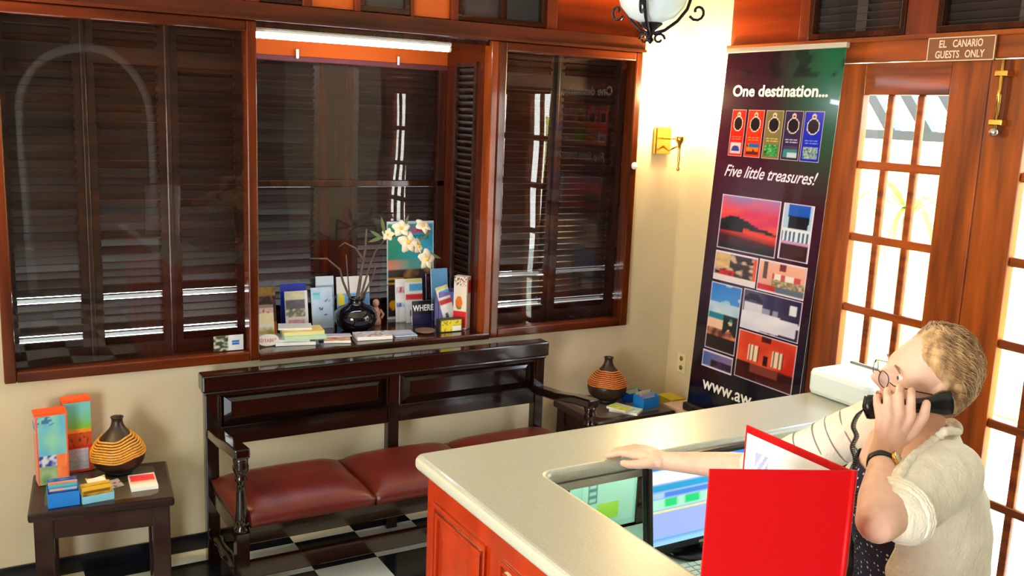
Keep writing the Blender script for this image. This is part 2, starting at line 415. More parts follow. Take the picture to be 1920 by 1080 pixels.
def window_case(nm, x0, x1, leaves, seed):
    wdw = thing(nm, None, None, (x0, YW, .895), kind=S)
    z0, z1, f = .895, 2.425, .046
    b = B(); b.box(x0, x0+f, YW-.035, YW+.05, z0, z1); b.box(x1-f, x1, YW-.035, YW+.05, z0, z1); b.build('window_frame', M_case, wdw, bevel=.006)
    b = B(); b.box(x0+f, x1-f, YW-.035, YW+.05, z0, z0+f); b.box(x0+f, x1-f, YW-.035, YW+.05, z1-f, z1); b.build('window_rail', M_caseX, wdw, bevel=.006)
    B().box(x0+f-.01, x1-f+.01, YW+.006, YW+.012, z0+f-.01, z1-f+.01).build('glass_pane', M_glass_w, wdw)
    for i, (a, q) in enumerate(leaves):
        b = B(); louvers(b, a, q, YW+.15, z0+.02, z1-.02, seed=seed+i); b.build('louver_shutter', M_lou, wdw, noweld=True)
    b = B(); b.box(x0, x1, YW+.05, YW+.2, z0-.02, z0+.02); b.box(x0, x1, YW+.05, YW+.2, z1-.02, z1+.02); b.box(x0, x0+.02, YW+.05, YW+.2, z0, z1); b.box(x1-.02, x1, YW+.05, YW+.2, z0, z1)
    b.build('reveal', M_maho, wdw)
    return wdw
w1 = window_case('window_1', .10, 1.150, [(.125, .463), (.4635, .80), (.8005, 1.135)], 11)
w3 = window_case('window_3', 2.37, 3.27, [(2.385, 2.83), (2.8305, 3.26)], 31)
for w_, xs in ((w1, (.463, .80)), (w3, (2.83,))):
    for x in xs: B().box(x-.011, x+.011, YW+.124, YW+.1362, .92, 2.40).build('astragal', M_lou, w_, bevel=.005)
# the central display niche
w2 = thing('window_2', None, None, (1.15, YW, .895), kind=S)
NX0, NX1, NY, NZ = 1.155, 2.33, 4.78, .925
b = B(); b.box(2.33, 2.37, YW-.03, YW+.05, .895, 2.425); b.build('window_frame', wood('lit_post_timber', c(112, 43, 6), c(150, 64, 10), .3, .3), w2, bevel=.005)  # post coloured orange for the light falling on it
B().box(1.15, 2.37, YW-.035, NY+.09, .89, NZ).build('sill', M_mahoX, w2, bevel=.006)
B().box(1.15, 2.37, YW, NY+.09, 2.40, 2.43).build('niche_top', M_maho, w2)
B().box(1.135, 1.155, YW+.02, NY+.09, NZ, 2.40).build('niche_side', M_maho, w2)
M_red_side = wood('niche_side_timber', c(70, 22, 8), c(94, 32, 10), .25, .5)
b = B(); b.box(2.33, 2.36, YW+.05, 4.415, NZ, 2.40); b.box(2.33, 2.36, 4.66, NY+.09, NZ, 2.40); b.box(2.33, 2.36, 4.415, 4.66, 2.325, 2.40); b.build('niche_side', M_red_side, w2)
b = B()   # narrow louvred leaf in the side of the niche
b.box(2.318, 2.334, 4.415, 4.44, NZ, 2.325); b.box(2.318, 2.334, 4.635, 4.66, NZ, 2.325); b.box(2.318, 2.334, 4.44, 4.635, 2.30, 2.325); b.box(2.318, 2.334, 4.44, 4.635, NZ, NZ+.05)
z = NZ+.06
while z < 2.295:
    vs = [b.bm.verts.new(V((x, y, zz))) for y in (4.44, 4.635) for x, zz in ((2.322, z+.016), (2.326, z+.018), (2.352, z-.012), (2.348, z-.014))]
    for q in ((0,1,2,3),(7,6,5,4),(0,4,5,1),(1,5,6,2),(2,6,7,3),(3,7,4,0)): b.bm.faces.new([vs[i] for i in q])
    z += .034
b.build('louver_shutter', M_lou, w2, noweld=True)
b = B(); b.box(2.355, 2.365, 4.415, 4.66, NZ, 2.4); b.build('shutter_backing', M_dark, w2)
b = B(); b.box(NX0, NX1, NY, NY+.03, 2.31, 2.40); b.build('valance_board', mat('matt_orange_board', c(176, 74, 18), .8, spec=.1), w2)
b = B(); b.box(NX0, NX1, NY-.012, NY+.03, 2.285, 2.312); b.build('top_rail', mat('dull_red_rail', c(92, 38, 36), .6, spec=.2), w2, bevel=.004)
b = B(); b.box(NX0, NX1, NY, NY+.03, 1.655, 1.69); b.box(2.285, NX1, NY, NY+.03, NZ, 2.29); b.box(NX0, NX0+.03, NY, NY+.03, NZ, 2.29); b.box(NX0, NX1, NY, NY+.03, NZ, NZ+.05); b.build('sash_frame', M_maho, w2, bevel=.004)
for x in (1.487, 2.035): B().box(x-.007, x+.007, NY-.022, NY-.01, 2.298, 2.345).build('rail_clip', M_chrome, w2, bevel=.002)
B().box(NX0+.02, 2.29, NY+.012, NY+.017, NZ+.03, 2.29).build('glass_pane', M_glass_w, w2)
for i, (a, q) in enumerate(((1.16, 1.64), (1.80, 2.33))):
    b = B(); louvers(b, a, q, NY+.075, NZ, 2.38, top=False, seed=50+i); b.build('louver_shutter', M_lou, w2, noweld=True)
B().box(1.63, 1.81, NY+.055, NY+.095, NZ, 2.4).build('shutter_post', M_maho, w2)
# fluorescent batten under the niche top
ft = thing('fluorescent_batten', 'long glowing white tube light under the head of the display niche', 'light', (1.64, YW+.07, 2.40))
B().box(1.158, 2.14, YW+.045, YW+.10, 2.385, 2.40).build('housing', M_white, ft, bevel=.003)
M_tube = mat('lit_tube', (1, 1, 1), .5, emit=(.74, .82, 1), es=54)
B().tube([(1.165, YW+.06, 2.372), (2.13, YW+.06, 2.372)], .013, 12).build('tube', M_tube, ft)
for x in (1.161, 2.134): B().tube([(x-.006, YW+.06, 2.372), (x+.006, YW+.06, 2.372)], .015, 10).box(x-.006, x+.006, YW+.052, YW+.068, 2.372, 2.39).build('lamp_holder', M_white, ft)
# timber frieze over the windows
b = B(); b.box(.10, 3.27, YW-.05, YW+.02, 2.425, 2.502); b.box(.10, 3.27, YW-.062, YW-.03, 2.425, 2.44); b.build('frieze_beam', M_redX)
tr1 = bpy.data.objects['frieze_beam']; tr1.name = 'trim_1'; tag(tr1, kind=S)
b = B()
for x0, x1 in ((1.10, 1.165), (1.355, 1.40), (1.60, 1.63), (1.88, 1.897), (2.092, 2.13), (2.64, 2.70), (3.25, 3.27), (.10, .2)):
    b.box(x0, x1, YW-.04, YW+.02, 2.502, ZC)
tag(b.build('trim_2', M_red, bevel=.004), kind=S)
b = B()
for x0, x1 in ((1.397, 1.605), (1.893, 2.096)): b.box(x0, x1, YW-.015, YW+.02, 2.51, ZC)
tag(b.build('trim_3', M_amber), kind=S)
tag(B().box(2.695, 3.255, YW-.02, YW+.02, 2.502, ZC).build('trim_4', M_panel), kind=S)
tag(B().box(.2, 1.10, YW-.015, YW+.02, 2.502, ZC).build('trim_5', M_red), kind=S)
def transom(nm, x0, x1, z0=2.508, z1=2.95):
    o = thing(nm, None, None, (x0, YW, z0), kind=S); f = .024
    B().box(x0, x1, YW-.03, YW, z0, z0+f).box(x0, x1, YW-.03, YW, z1-f, z1).box(x0, x0+f, YW-.03, YW, z0+f, z1-f).box(x1-f, x1, YW-.03, YW, z0+f, z1-f).build('window_frame', M_mahoX, o, bevel=.003)
    B().box(x0+f, x1-f, YW-.008, YW-.004, z0+f, z1-f).build('glass_pane', M_glass_w, o)
    B().box(x0, x1, YW+.005, YW+.02, z0, z1).build('backing', mat('grey_brown_backing', c(78, 66, 62), .6, var=.2, vscale=30, vstretch=(.1, 1, 1)), o)
    return o
transom('window_4', 1.165, 1.355); transom('window_5', 1.63, 1.88); w6 = transom('window_6', 2.13, 2.64)
B().box(2.375, 2.40, YW-.025, YW+.005, 2.53, 2.93).build('mullion', M_maho, w6)
def misty(u, v):
    g = .16+.5*max(0, .5-abs(v-.62))*1.4; tr = vn(u*6, v*9, 4)
    if v < .35+.2*vn(u*5, 0, 2): return (.03, .03, .035)
    return (g*.8, g*.85, g*.95) if tr > .42 else (.05, .05, .06)
pic = thing('framed_print', 'small grey print of bare trees behind the high pane above the window', 'picture', (2.50, YW, 2.545))
paint('picture_sheet', (2.42, YW-.0035, 2.535), (1, 0, 0), (0, 0, 1), .185, .30, misty, 28, 40, m=GLOSSY, parent=pic)
B().box(2.412, 2.612, YW-.003, YW+.005, 2.528, 2.842).build('backing_card', M_dark, pic)

# ------------------------------------------------------------------ door wall
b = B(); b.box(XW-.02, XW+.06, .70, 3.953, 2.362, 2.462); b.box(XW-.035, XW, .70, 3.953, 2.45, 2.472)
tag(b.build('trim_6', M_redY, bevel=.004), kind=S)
b = B(); b.box(XW-.015, XW+.06, 3.215, 3.31, 0, 2.362); b.box(XW-.015, XW+.06, .72, .82, 0, 2.362); tag(b.build('trim_7', M_maho, bevel=.004), kind=S)  # dark timber paints in the shade beside the banner
tag(B().box(XW, XW+.06, 3.31, 3.953, 0, 2.362).build('trim_8', M_maho), kind=S)  # kept dark to stand in for the banner's shadow
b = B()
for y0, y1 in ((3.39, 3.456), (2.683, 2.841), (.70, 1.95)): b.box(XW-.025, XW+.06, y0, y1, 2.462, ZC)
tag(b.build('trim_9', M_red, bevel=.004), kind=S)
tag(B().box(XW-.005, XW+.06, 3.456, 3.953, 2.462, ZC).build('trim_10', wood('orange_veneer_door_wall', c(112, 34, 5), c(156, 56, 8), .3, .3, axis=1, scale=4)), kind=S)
def transom_r(nm, y0, y1, z0=2.475, z1=3.0):
    o = thing(nm, None, None, (XW, y0, z0), kind=S); f = .026
    B().box(XW-.03, XW+.02, y0, y1, z0, z0+f).box(XW-.03, XW+.02, y0, y1, z1-f, z1).box(XW-.03, XW+.02, y0, y0+f, z0+f, z1-f).box(XW-.03, XW+.02, y1-f, y1, z0+f, z1-f).build('window_frame', M_maho, o, bevel=.003)
    B().box(XW-.006, XW-.002, y0+f, y1-f, z0+f, z1-f).build('glass_pane', M_glass_w, o)
    b = B(); st = (y0+y1)/2; b.box(XW+.015, XW+.05, st-.03, st+.03, z0, z1)
    z = z0+.03
    while z < z1:
        b.box(-.024, .024, y0, y1, -.003, .003, Matrix.Translation((XW+.033, 0, z)) @ Matrix.Rotation(R(42), 4, 'Y')); z += .034
    b.build('louver_shutter', mat('grey_louver_paint', c(70, 62, 58), .45), o, noweld=True)
    B().box(XW+.056, XW+.06, y0, y1, z0, z1).build('backing', M_dark, o)
transom_r('window_7', 2.841, 3.39); transom_r('window_8', 1.95, 2.683)
def door(nm, y_hi, y_lo, stile=.175):
    """glazed leaf, 3 x 6 panes, from y_hi down to y_lo"""
    d = thing(nm, None, None, (XW, y_hi, 0), kind=S); x0, x1 = XW-.012, XW+.032
    pin_hi, pin_lo = y_hi-stile, y_lo+stile
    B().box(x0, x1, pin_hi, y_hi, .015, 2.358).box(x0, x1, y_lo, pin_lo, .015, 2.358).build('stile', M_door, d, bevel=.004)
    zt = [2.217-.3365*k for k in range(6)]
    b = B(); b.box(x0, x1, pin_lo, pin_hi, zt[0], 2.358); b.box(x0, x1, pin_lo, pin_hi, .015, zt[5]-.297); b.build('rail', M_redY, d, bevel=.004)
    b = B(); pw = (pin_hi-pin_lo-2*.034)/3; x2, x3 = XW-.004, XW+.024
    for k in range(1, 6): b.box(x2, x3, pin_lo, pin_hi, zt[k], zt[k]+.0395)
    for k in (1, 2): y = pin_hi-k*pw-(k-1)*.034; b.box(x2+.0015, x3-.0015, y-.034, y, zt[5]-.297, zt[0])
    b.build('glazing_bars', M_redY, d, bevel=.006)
    B().box(XW+.008, XW+.013, pin_lo-.008, pin_hi+.008, zt[5]-.305, zt[0]+.008).build('glass_pane', M_glass_d, d)
    return d
d1 = door('door_1', 3.213, 2.424); d2 = door('door_2', 2.418, 1.63); door('door_3', 1.624, .83)
d1.location = d1.location
# slide bolt on the second leaf
b = B(); yb = 2.349
bolt = B().tube([(XW-.045, yb, 2.355), (XW-.045, yb, 2.085)], .009, 10).build('slide_bolt', M_brass, d2)
B().sphere((XW-.05, yb, 2.072), .02).build('bolt_knob', M_chrome, bolt)
for z in (2.30, 2.11): B().box(XW-.054, XW-.012, yb-.028, yb+.028, z-.012, z+.012).build('bolt_keeper', M_brass, bolt, bevel=.004)
# sign
sg = thing('door_sign', 'brown engraved plate with pale lettering fixed over the glazed doors', 'sign', (XW-.03, 2.55, 2.352))
B().box(XW-.036, XW-.024, 2.397, 2.71, 2.352, 2.455).build('plate', mat('engraved_brown_plastic', c(128, 74, 40), .4), sg, bevel=.002)
M_signtx = mat('pale_sign_lettering', c(245, 215, 185), .5)
b = B(); xx = XW-.0365
for a0, a1, e0, e1 in ((2.40, 2.707, 2.355, 2.3585), (2.40, 2.707, 2.4485, 2.452), (2.40, 2.4035, 2.355, 2.452), (2.7035, 2.707, 2.355, 2.452)): b.box(xx-.0006, xx+.0006, a0, a1, e0, e1)
b.build('border_line', M_signtx, sg)
for s_, y, z, w_ in (('EL', 2.655, 2.411, .035), ('CANARIO', 2.590, 2.411, .135), ('GUESTS', 2.668, 2.368, .112), ('ONLY', 2.530, 2.368, .087)): text('lettering', s_, (xx, y, z), (0, -1, 0), (0, 0, 1), .042, M_signtx, sg, width=w_, bold=.0006)
# plinth the banner stands on
tag(B().box(3.345, XW-.002, 3.03, 3.985, 0, .50).build('plinth', mat('pinkish_stone', c(205, 170, 150), .5)), kind=S)
# ================================================================== LIGHT FITTINGS
M_shade = mat('lit_glass_shade', c(255, 230, 170), .4, emit=(1, .72, .34), es=14)
def sconce(x, z, label, power):
    s = thing('wall_sconce', label, 'light', (x, YW, z), group=None)
    B().box(x-.055, x+.055, YW-.03, YW, z-.08, z+.075).build('back_plate', M_brass, s, bevel=.006)
    B().tube([(x, YW-.02, z-.03), (x, YW-.08, z-.055), (x, YW-.17, z-.02)], .006, 8).tube([(x, YW-.02, z+.01), (x, YW-.17, z+.012)], .005, 8).build('arm', M_brass, s)
    b = B(); yy = YW-.17
    b.lathe([(.004, -.175), (.011, -.165), (.005, -.15), (.008, -.11), (.007, -.06), (.010, -.03), (.024, -.008), (.026, .012), (.018, .02)], (x, yy, z+.01), 16); b.build('candle_cup', M_brass, s)
    sh = B().lathe([(.020, .02), (.030, .045), (.033, .09), (.040, .13), (.050, .16), (.046, .16), (.036, .13), (.029, .09), (.026, .045), (.004, .024)], (x, yy, z+.01), 24).build('glass_shade', M_shade, s)
    l = bpy.data.lights.new('sconce_glow', 'POINT'); l.energy = power; l.color = (1, .74, .36); l.shadow_soft_size = .05
    lo = bpy.data.objects.new('sconce_glow', l); lo.location = (x, yy-.0, z+.26); COL.objects.link(lo); lo.parent = s; lo.matrix_parent_inverse = world_of(s).inverted()
    return s
sconce(3.455, 1.955, 'glowing brass wall light beside the corner, right of the windows', 60)
sconce(-.22, 1.955, 'brass wall light left of the large window', 80)
# hanging frosted bowl with scrolled iron arms
gx, gy, gz = 1.905, 2.455, 2.365
g = thing('pendant_lamp', 'frosted glass bowl pendant in scrolled dark iron arms', 'light', (gx, gy, gz))
M_frost = mat('frosted_bluish_glass', c(214, 228, 240), .35, sub=.3, coat=.3)
prof = [(.0, -.0), (.035, .003), (.07, .018), (.098, .05), (.112, .09), (.116, .13), (.11, .132), (.106, .09), (.092, .055), (.065, .026), (.03, .012), (0, .01)]
B().lathe(prof, (gx, gy, gz), 40).build('bowl', M_frost, g)
B().lathe([(.002, -.062), (.012, -.05), (.006, -.04), (.014, -.02), (.036, -.002), (.034, .006), (.01, .008)], (gx, gy, gz), 20).build('finial', M_iron, g)
for k in range(3):
    a = R(-20+120*k); dv = V((math.cos(a), math.sin(a), 0)); P = V((gx, gy, gz))
    pts = [P+dv*r+V((0, 0, h)) for r, h in ((.01, -.03), (.045, -.018), (.085, .012), (.115, .05), (.13, .10), (.128, .17), (.10, .25), (.05, .34), (.012, .42))]
    curl = [P+dv*(.115+.03*s*math.cos(t)+.035)+V((0, 0, .045+.03*s*math.sin(t))) for s, t in [(1-.07*q, -2.6+.55*q) for q in range(12)]]
    b = B(); b.tube(pts, .0055, 8); b.tube(curl, .0045, 8)
    c2 = [P+dv*(.028+.02*math.cos(t)*(1-.06*q))+V((0, 0, -.045+.018*math.sin(t)*(1-.06*q))) for q, t in [(q, .6*q) for q in range(11)]]
    b.tube(c2, .004, 8); b.build('scroll_arm', M_iron, g)
B().tube([(gx, gy, gz+.41), (gx, gy, ZC)], .006, 8).lathe([(.05, 0), (.05, -.02), (.012, -.035)], (gx, gy, ZC), 20).build('stem', M_iron, g)

# ================================================================== BENCH
bn = thing('bench', 'long dark wooden bench with oxblood leather seat under the window', 'bench', (1.74, 3.9, 0))
yb0, yb1 = 4.12, 4.175
for x0, x1 in ((.868, .925), (1.738, 1.795), (2.575, 2.630)):
    B().box(x0, x1, yb0, yb1, 0, .83).build('back_post', M_benchZ, bn, bevel=.005)
B().box(.853, 2.640, yb0-.022, yb1+.012, .815, .892).box(.861, 2.632, yb0-.012, yb1+.006, .797, .815).build('top_rail', M_bench, bn, bevel=.008)
B().box(.925, 1.738, yb0+.004, yb1-.005, .555, .635).box(1.795, 2.575, yb0+.004, yb1-.005, .555, .635).build('bottom_rail', M_bench, bn, bevel=.005)
for x0, x1 in ((.925, 1.738), (1.795, 2.575)):
    yf = yb0+.030; b = B(); m = .058
    b.box(x0, x1, yf+.002, yf+.012, .63, .80)
    o_, i_ = (x0+.012, x1-.012, .642, .79), (x0+m, x1-m, .642+m*.62, .79-m*.62)
    q = [V((o_[0], yf, o_[2])), V((o_[1], yf, o_[2])), V((o_[1], yf, o_[3])), V((o_[0], yf, o_[3]))]
    p = [V((i_[0], yf-.022, i_[2])), V((i_[1], yf-.022, i_[2])), V((i_[1], yf-.022, i_[3])), V((i_[0], yf-.022, i_[3]))]
    for k in range(4): b.quad(q[k], q[(k+1) % 4], p[(k+1) % 4], p[k])
    b.quad(*p); b.build('back_panel', M_bench, bn)
    b = B()
    for a0, a1, e0, e1 in ((x0, x1, .63, .644), (x0, x1, .788, .80), (x0, x0+.012, .644, .788), (x1-.012, x1, .644, .788)): b.box(a0, a1, yb0-.002, yb0+.03, e0, e1)
    b.build('panel_moulding', M_bench, bn, bevel=.003)
for xc, nm in ((.905, 'l'), (2.612, 'r')):
    P0, P1 = (xc, yb0+.02, .642), (xc, 3.64, .705); b = B()
    h = .026; wv = .032
    pts = [V((xc, yb0+.02, .620)), V((xc, 3.95, .640)), V((xc, 3.78, .672)), V((xc, 3.625, .690))]
    rings = []
    for p in pts: rings.append([p+V((sx_*wv, 0, sz*.022)) for sx_, sz in ((-1, -1), (1, -1), (1, 1), (-1, 1))])
    vv = [[b.bm.verts.new(p) for p in r] for r in rings]
    for a, q in zip(vv[:-1], vv[1:]):
        for i in range(4): b.bm.faces.new((a[i], a[(i+1) % 4], q[(i+1) % 4], q[i]))
    b.bm.faces.new(vv[0]); b.bm.faces.new(vv[-1][::-1])
    b.build('armrest', M_bench, bn, bevel=.008)
    b = B(); yc = 3.66
    b.box(xc-.026, xc+.026, yc-.026, yc+.026, 0, .345)
    b.lathe([(.024, .345), (.029, .352), (.029, .362), (.018, .372), (.024, .385), (.026, .41), (.023, .46), (.019, .52), (.017, .56), (.026, .57), (.026, .582), (.019, .592), (.031, .612), (.033, .63), (.029, .642), (.031, .655), (.031, .67)], (xc, yc, 0), 20)
    b.build('front_post', M_benchZ, bn)
    b = B(); b.tube([(xc, 3.69, .13), (xc, 3.73, .13), (xc, 3.76, .13), (xc, 3.80, .13), (xc, 3.86, .13), (xc, 3.90, .13), (xc, 3.95, .13), (xc, 4.02, .13), (xc, 4.06, .13), (xc, 4.12, .13)], [.02, .02, .028, .018, .025, .03, .025, .018, .026, .02], 14); b.build('side_stretcher', M_benchZ, bn)
    B().box(xc-.017, xc+.017, 3.686, yb0, .295, .365).build('side_rail', M_benchZ, bn, bevel=.004)
B().box(.93, 2.587, 3.643, 3.672, .290, .368).build('front_rail', M_bench, bn, bevel=.005)
B().box(.93, 2.587, 3.648, 3.675, .135, .212).build('front_stretcher', M_bench, bn, bevel=.005)
B().box(.925, 2.575, yb0+.012, yb0+.038, .30, .365).build('rear_rail', M_bench, bn, bevel=.004)
B().box(.925, 1.738, yb0+.012, yb0+.036, .085, .15).box(1.795, 2.575, yb0+.012, yb0+.036, .085, .15).build('rear_stretcher', M_bench, bn, bevel=.004)
M_underseat = M_bench
for x0, x1 in ((.886, 1.478), (1.482, 2.04), (2.044, 2.632)):
    nx, ny = 22, 18; y0, y1 = 3.625, 4.125; bm = bmesh.new(); top = {}; bot = {}
    for i in range(nx+1):
        for j in range(ny+1):
            u, v_ = i/nx, j/ny
            ed = min(1, 6*min(u, 1-u)+.0)**.45*min(1, 5*min(v_, 1-v_))**.45 if 0 < u < 1 and 0 < v_ < 1 else 0
            px_, py_ = x0+(x1-x0)*u, y0+(y1-y0)*v_
            # cut-out round the front posts
            if (x0 < .9 and px_ < .936 and py_ < 3.69): px_ = .936
            if (x1 > 2.6 and px_ > 2.583 and py_ < 3.69): px_ = 2.583
            z_ = .405+.05*ed+.012*math.sin(math.pi*u)*math.sin(math.pi*v_)+.004*mnoise.noise(V((px_*7, py_*7, 0)))
            top[i, j] = bm.verts.new((px_, py_, z_)); bot[i, j] = bm.verts.new((px_+(.5-u)*.01, py_+(.5-v_)*.012, .368))
    for i in range(nx):
        for j in range(ny):
            bm.faces.new((top[i, j], top[i+1, j], top[i+1, j+1], top[i, j+1])); bm.faces.new((bot[i, j], bot[i, j+1], bot[i+1, j+1], bot[i+1, j]))
    rim = [(i, 0) for i in range(nx)]+[(nx, j) for j in range(ny)]+[(i, ny) for i in range(nx, 0, -1)]+[(0, j) for j in range(ny, 0, -1)]
    for a in range(len(rim)):
        e, g_ = rim[a], rim[(a+1) % len(rim)]; bm.faces.new((bot[e], bot[g_], top[g_], top[e]))
    bmesh.ops.recalc_face_normals(bm, faces=bm.faces)
    me = bpy.data.meshes.new('seat_cushion'); bm.to_mesh(me); bm.free(); link('seat_cushion', me, M_leather, bn, smooth=True)

# ================================================================== SIDE TABLES
def side_table(cx, cy, rz, w_, d_, label):
    t_ = thing('side_table', label, 'table', (cx, cy, 0), rz)
    hw, hd = w_/2, d_/2
    B().box(-hw, hw, -hd, hd, .462, .50).build('table_top', M_table, t_, bevel=.010, local=True)
    B().prism([(x-hw+.055, y-hd+.045) for x, y in rr(w_-.11, d_-.09, .045)], .4995, .5010).build('inset_panel', M_tabletop, t_, local=True)
    b = B()
    for x0, x1, y0, y1 in ((-hw+.04, hw-.04, -hd+.03, -hd+.05), (-hw+.04, hw-.04, hd-.05, hd-.03), (-hw+.03, -hw+.05, -hd+.05, hd-.05), (hw-.05, hw-.03, -hd+.05, hd-.05)): b.box(x0, x1, y0, y1, .375, .463)
    b.build('apron', M_table, t_, bevel=.003, local=True)
    for sx_ in (-1, 1):
        for sy in (-1, 1):
            x, y = sx_*(hw-.052), sy*(hd-.052)
            B().box(x-.034, x+.034, y-.034, y+.034, 0, .463).build('leg', M_table, t_, bevel=.005, local=True)
    return t_
side_table(.425, 4.003, R(-6.2), .53, .435, 'dark wooden side table left of the bench')
side_table(3.062, 4.065, 0, .53, .43, 'dark wooden side table in the corner, right of the bench')
ZT = .5012

# gourd vases
def gourd(cx, cy, sc, tilt, wav, band, label, mcol):
    g_ = thing('gourd_vase', label, 'vase', (cx, cy, ZT))
    prof = [(.03, .012), (.062, .02), (.092, .045), (.104, .078), (.100, .108), (.082, .140), (.056, .168), (.034, .192), (.024, .212), (.0215, .232), (.026, .242), (.020, .243), (.015, .23)]
    def rad(h):
        for (r0, h0), (r1, h1) in zip(prof[:-1], prof[1:]):
            if h0 <= h <= h1: return r0+(r1-r0)*(h-h0)/(h1-h0)
        return .03
    # smooth profile
    pp = []
    n = len(prof)
    for i in range(n-1):
        for q in range(4):
            t_ = q/4; p0 = prof[max(i-1, 0)]; p1 = prof[i]; p2 = prof[i+1]; p3 = prof[min(i+2, n-1)]
            f_ = lambda k: .5*((2*p1[k])+(-p0[k]+p2[k])*t_+(2*p0[k]-5*p1[k]+4*p2[k]-p3[k])*t_*t_+(-p0[k]+3*p1[k]-3*p2[k]+p3[k])*t_**3)
            pp.append((f_(0), f_(1)))
    pp.append(prof[-1]); prof2 = prof; prof = pp
    B().lathe([(r*sc, h*sc) for r, h in pp], (cx, cy, ZT), 40).build('gourd_body', M_gourd, g_, smooth=True)
    B().lathe([(.046*sc, 0), (.052*sc, .004), (.052*sc, .018*sc), (.04*sc, .022*sc)], (cx, cy, ZT), 28).build('base_ring', M_blacksoft, g_)
    b = B(); nb = 9
    for k in range(nb):
        pts = []
        for q in range(73):
            a = 2*math.pi*q/72
            h = (band[0]+(band[1]-band[0])*k/(nb-1)) + tilt*math.cos(a-R(25)) + wav*math.sin(5*a+1)*(1-k/nb*.5)
            r = rad(h)+.0012; pts.append((cx+r*sc*math.cos(a), cy+r*sc*math.sin(a), ZT+h*sc))
        b.tube(pts, (band[1]-band[0])/(nb-1)*.46*sc, 6)
    b.build('woven_band', mcol, g_, smooth=True)
    return g_
gourd(.505, 4.115, 1.03, .014, .0035, (.088, .165), 'dark gourd vase with a wavy yellow woven band on the left side table', M_weave)
gourd(3.06, 4.135, 1.06, -.004, .002, (.098, .170), 'dark gourd vase with an orange woven band on the corner side table', mat('orange_cane_weave', c(206, 118, 52), .6, var=.2, vscale=90))

# tall brochure cartons on the left table
ORG = c(240, 84, 20)
def carton_front(s):
    def fn(u, v):
        if s == 0:
            if u < .05 or u > .95: return c(232, 90, 50)
            if v > .42: return mixc(c(96, 178, 206), c(140, 206, 170), (vn(u*3, v*4, 1)-.3)*2) if not (v > .86 and vn(u*9, int(v*40), 2) > .6 and u < .6) else c(60, 110, 160)
            if u > .62: return mixc(c(240, 100, 30), c(250, 150, 90), vn(u*8, v*12, 3)) if v > .05 else c(235, 90, 40)
            if v > .26: return mixc(c(210, 214, 220), c(40, 62, 160), (vn(u*7, v*14, 4)-.45)*5)
            return mixc(c(90, 140, 70), c(176, 196, 150), vn(u*5, v*9, 5))
        if v > .62: return mixc(c(110, 190, 190), c(120, 186, 60), (1-(v-.62)/.36)*1.3-.2+.5*(vn(u*4, v*6, 6)-.5))
        if v > .56: return c(240, 150, 40)
        if v > .38: return mixc(c(206, 78, 24), c(70, 60, 40), (vn(u*9, v*14, 7)-.58)*6)
        if v > .33: return c(206, 40, 24)
        if .08 < u < .86 and v > .04: return mixc(c(206, 200, 206), c(150, 150, 176), (vn(u*10, int(v*70), 8)-.4)*1.4)
        return c(228, 80, 40)
    return fn
def carton(nm, cx, cy, rz, w_, d_, h_, s, label):
    k = thing(nm, label, 'box', (cx, cy, ZT), rz)
    side = mat('pink_orange_card_side', c(216, 150, 130), .5) if s == 0 else mat('orange_card_side', c(206, 74, 40), .5)
    B().box(-w_/2, w_/2, -d_/2, d_/2, 0, h_-.004).build('carton_body', side, k, local=True, bevel=.0015)
    b = B(); b.box(-w_/2-.001, w_/2+.001, -d_/2-.001, d_/2+.001, h_-.012, h_); b.build('lid', mat('orange_card', ORG, .5), k, local=True)
    paint('front_print', (-w_/2+.001, -d_/2-.0004, .002), (1, 0, 0), (0, 0, 1), w_-.002, h_-.016, carton_front(s), 30, 70, t=.0006, parent=k, local=True)
    if s == 0:
        paint('side_print', (-w_/2-.0004, d_/2-.004, h_-.085), (0, -1, 0), (0, 0, 1), d_-.01, .055, lambda u, v: c(70, 120, 180) if .2 < v < .8 and vn(u*5, v*5, 3) > .4 else c(190, 190, 196), 10, 8, t=.0006, parent=k, local=True)
carton('brochure_carton', .252, 4.135, R(4), .118, .075, .305, 0, 'tall orange brochure carton with blue map, left of its pair on the table')
carton('brochure_carton', .357, 4.222, R(4), .108, .065, .322, 1, 'tall orange brochure carton with green map, next to the gourd')

# card dispensers and card packs
def card_box(nm, cx, cy, rz, w_, d_, hf, hb, col, label, sheets, group=None):
    k = thing(nm, label, 'card holder', (cx, cy, ZT), rz, group)
    m = mat('card_box_'+nm+str(len(MATS)), col, .45)
    b = B(); tk = .0015; hw, hd = w_/2, d_/2
    b.box(-hw, hw, -hd, hd, 0, tk); b.box(-hw, hw, -hd, -hd+tk, tk, hf); b.box(-hw, hw, hd-tk, hd, tk, hb)
    for s in (-1, 1):
        x0, x1 = (-hw, -hw+tk) if s < 0 else (hw-tk, hw)
        b.prism([(-hd+tk, tk), (hd-tk, tk), (hd-tk, hb), (-hd+tk, hf)], x0, x1, Matrix(((0,0,1,0),(1,0,0,0),(0,1,0,0),(0,0,0,1))))
    b.build('tray', m, k, local=True)
    n = len(sheets)
    for i, (cc, hh) in enumerate(sheets):
        y = -hd+.006+(d_-.014)*(i+.5)/n; a = R(12)
        paint('card', (-hw+.004, y, .003), (1, 0, 0), (0, math.sin(a), math.cos(a)), w_-.008, hh, leaflet(i*7+n, cc, nb=4, paper=cc[0]), 14, 16, t=.003, parent=k, local=True)
    return k
bl = [c(40, 70, 160), c(230, 160, 90), c(90, 190, 220)]
card_box('card_dispenser', .270, 3.875, R(-2), .112, .075, .058, .075, c(10, 120, 206), 'blue card box full of leaflets on the left side table', [(bl, .068), ([c(60, 170, 200), c(200, 220, 120)], .075), ([c(200, 140, 110), c(230, 200, 150)], .082), ([c(40, 60, 140), c(90, 140, 200)], .090)])
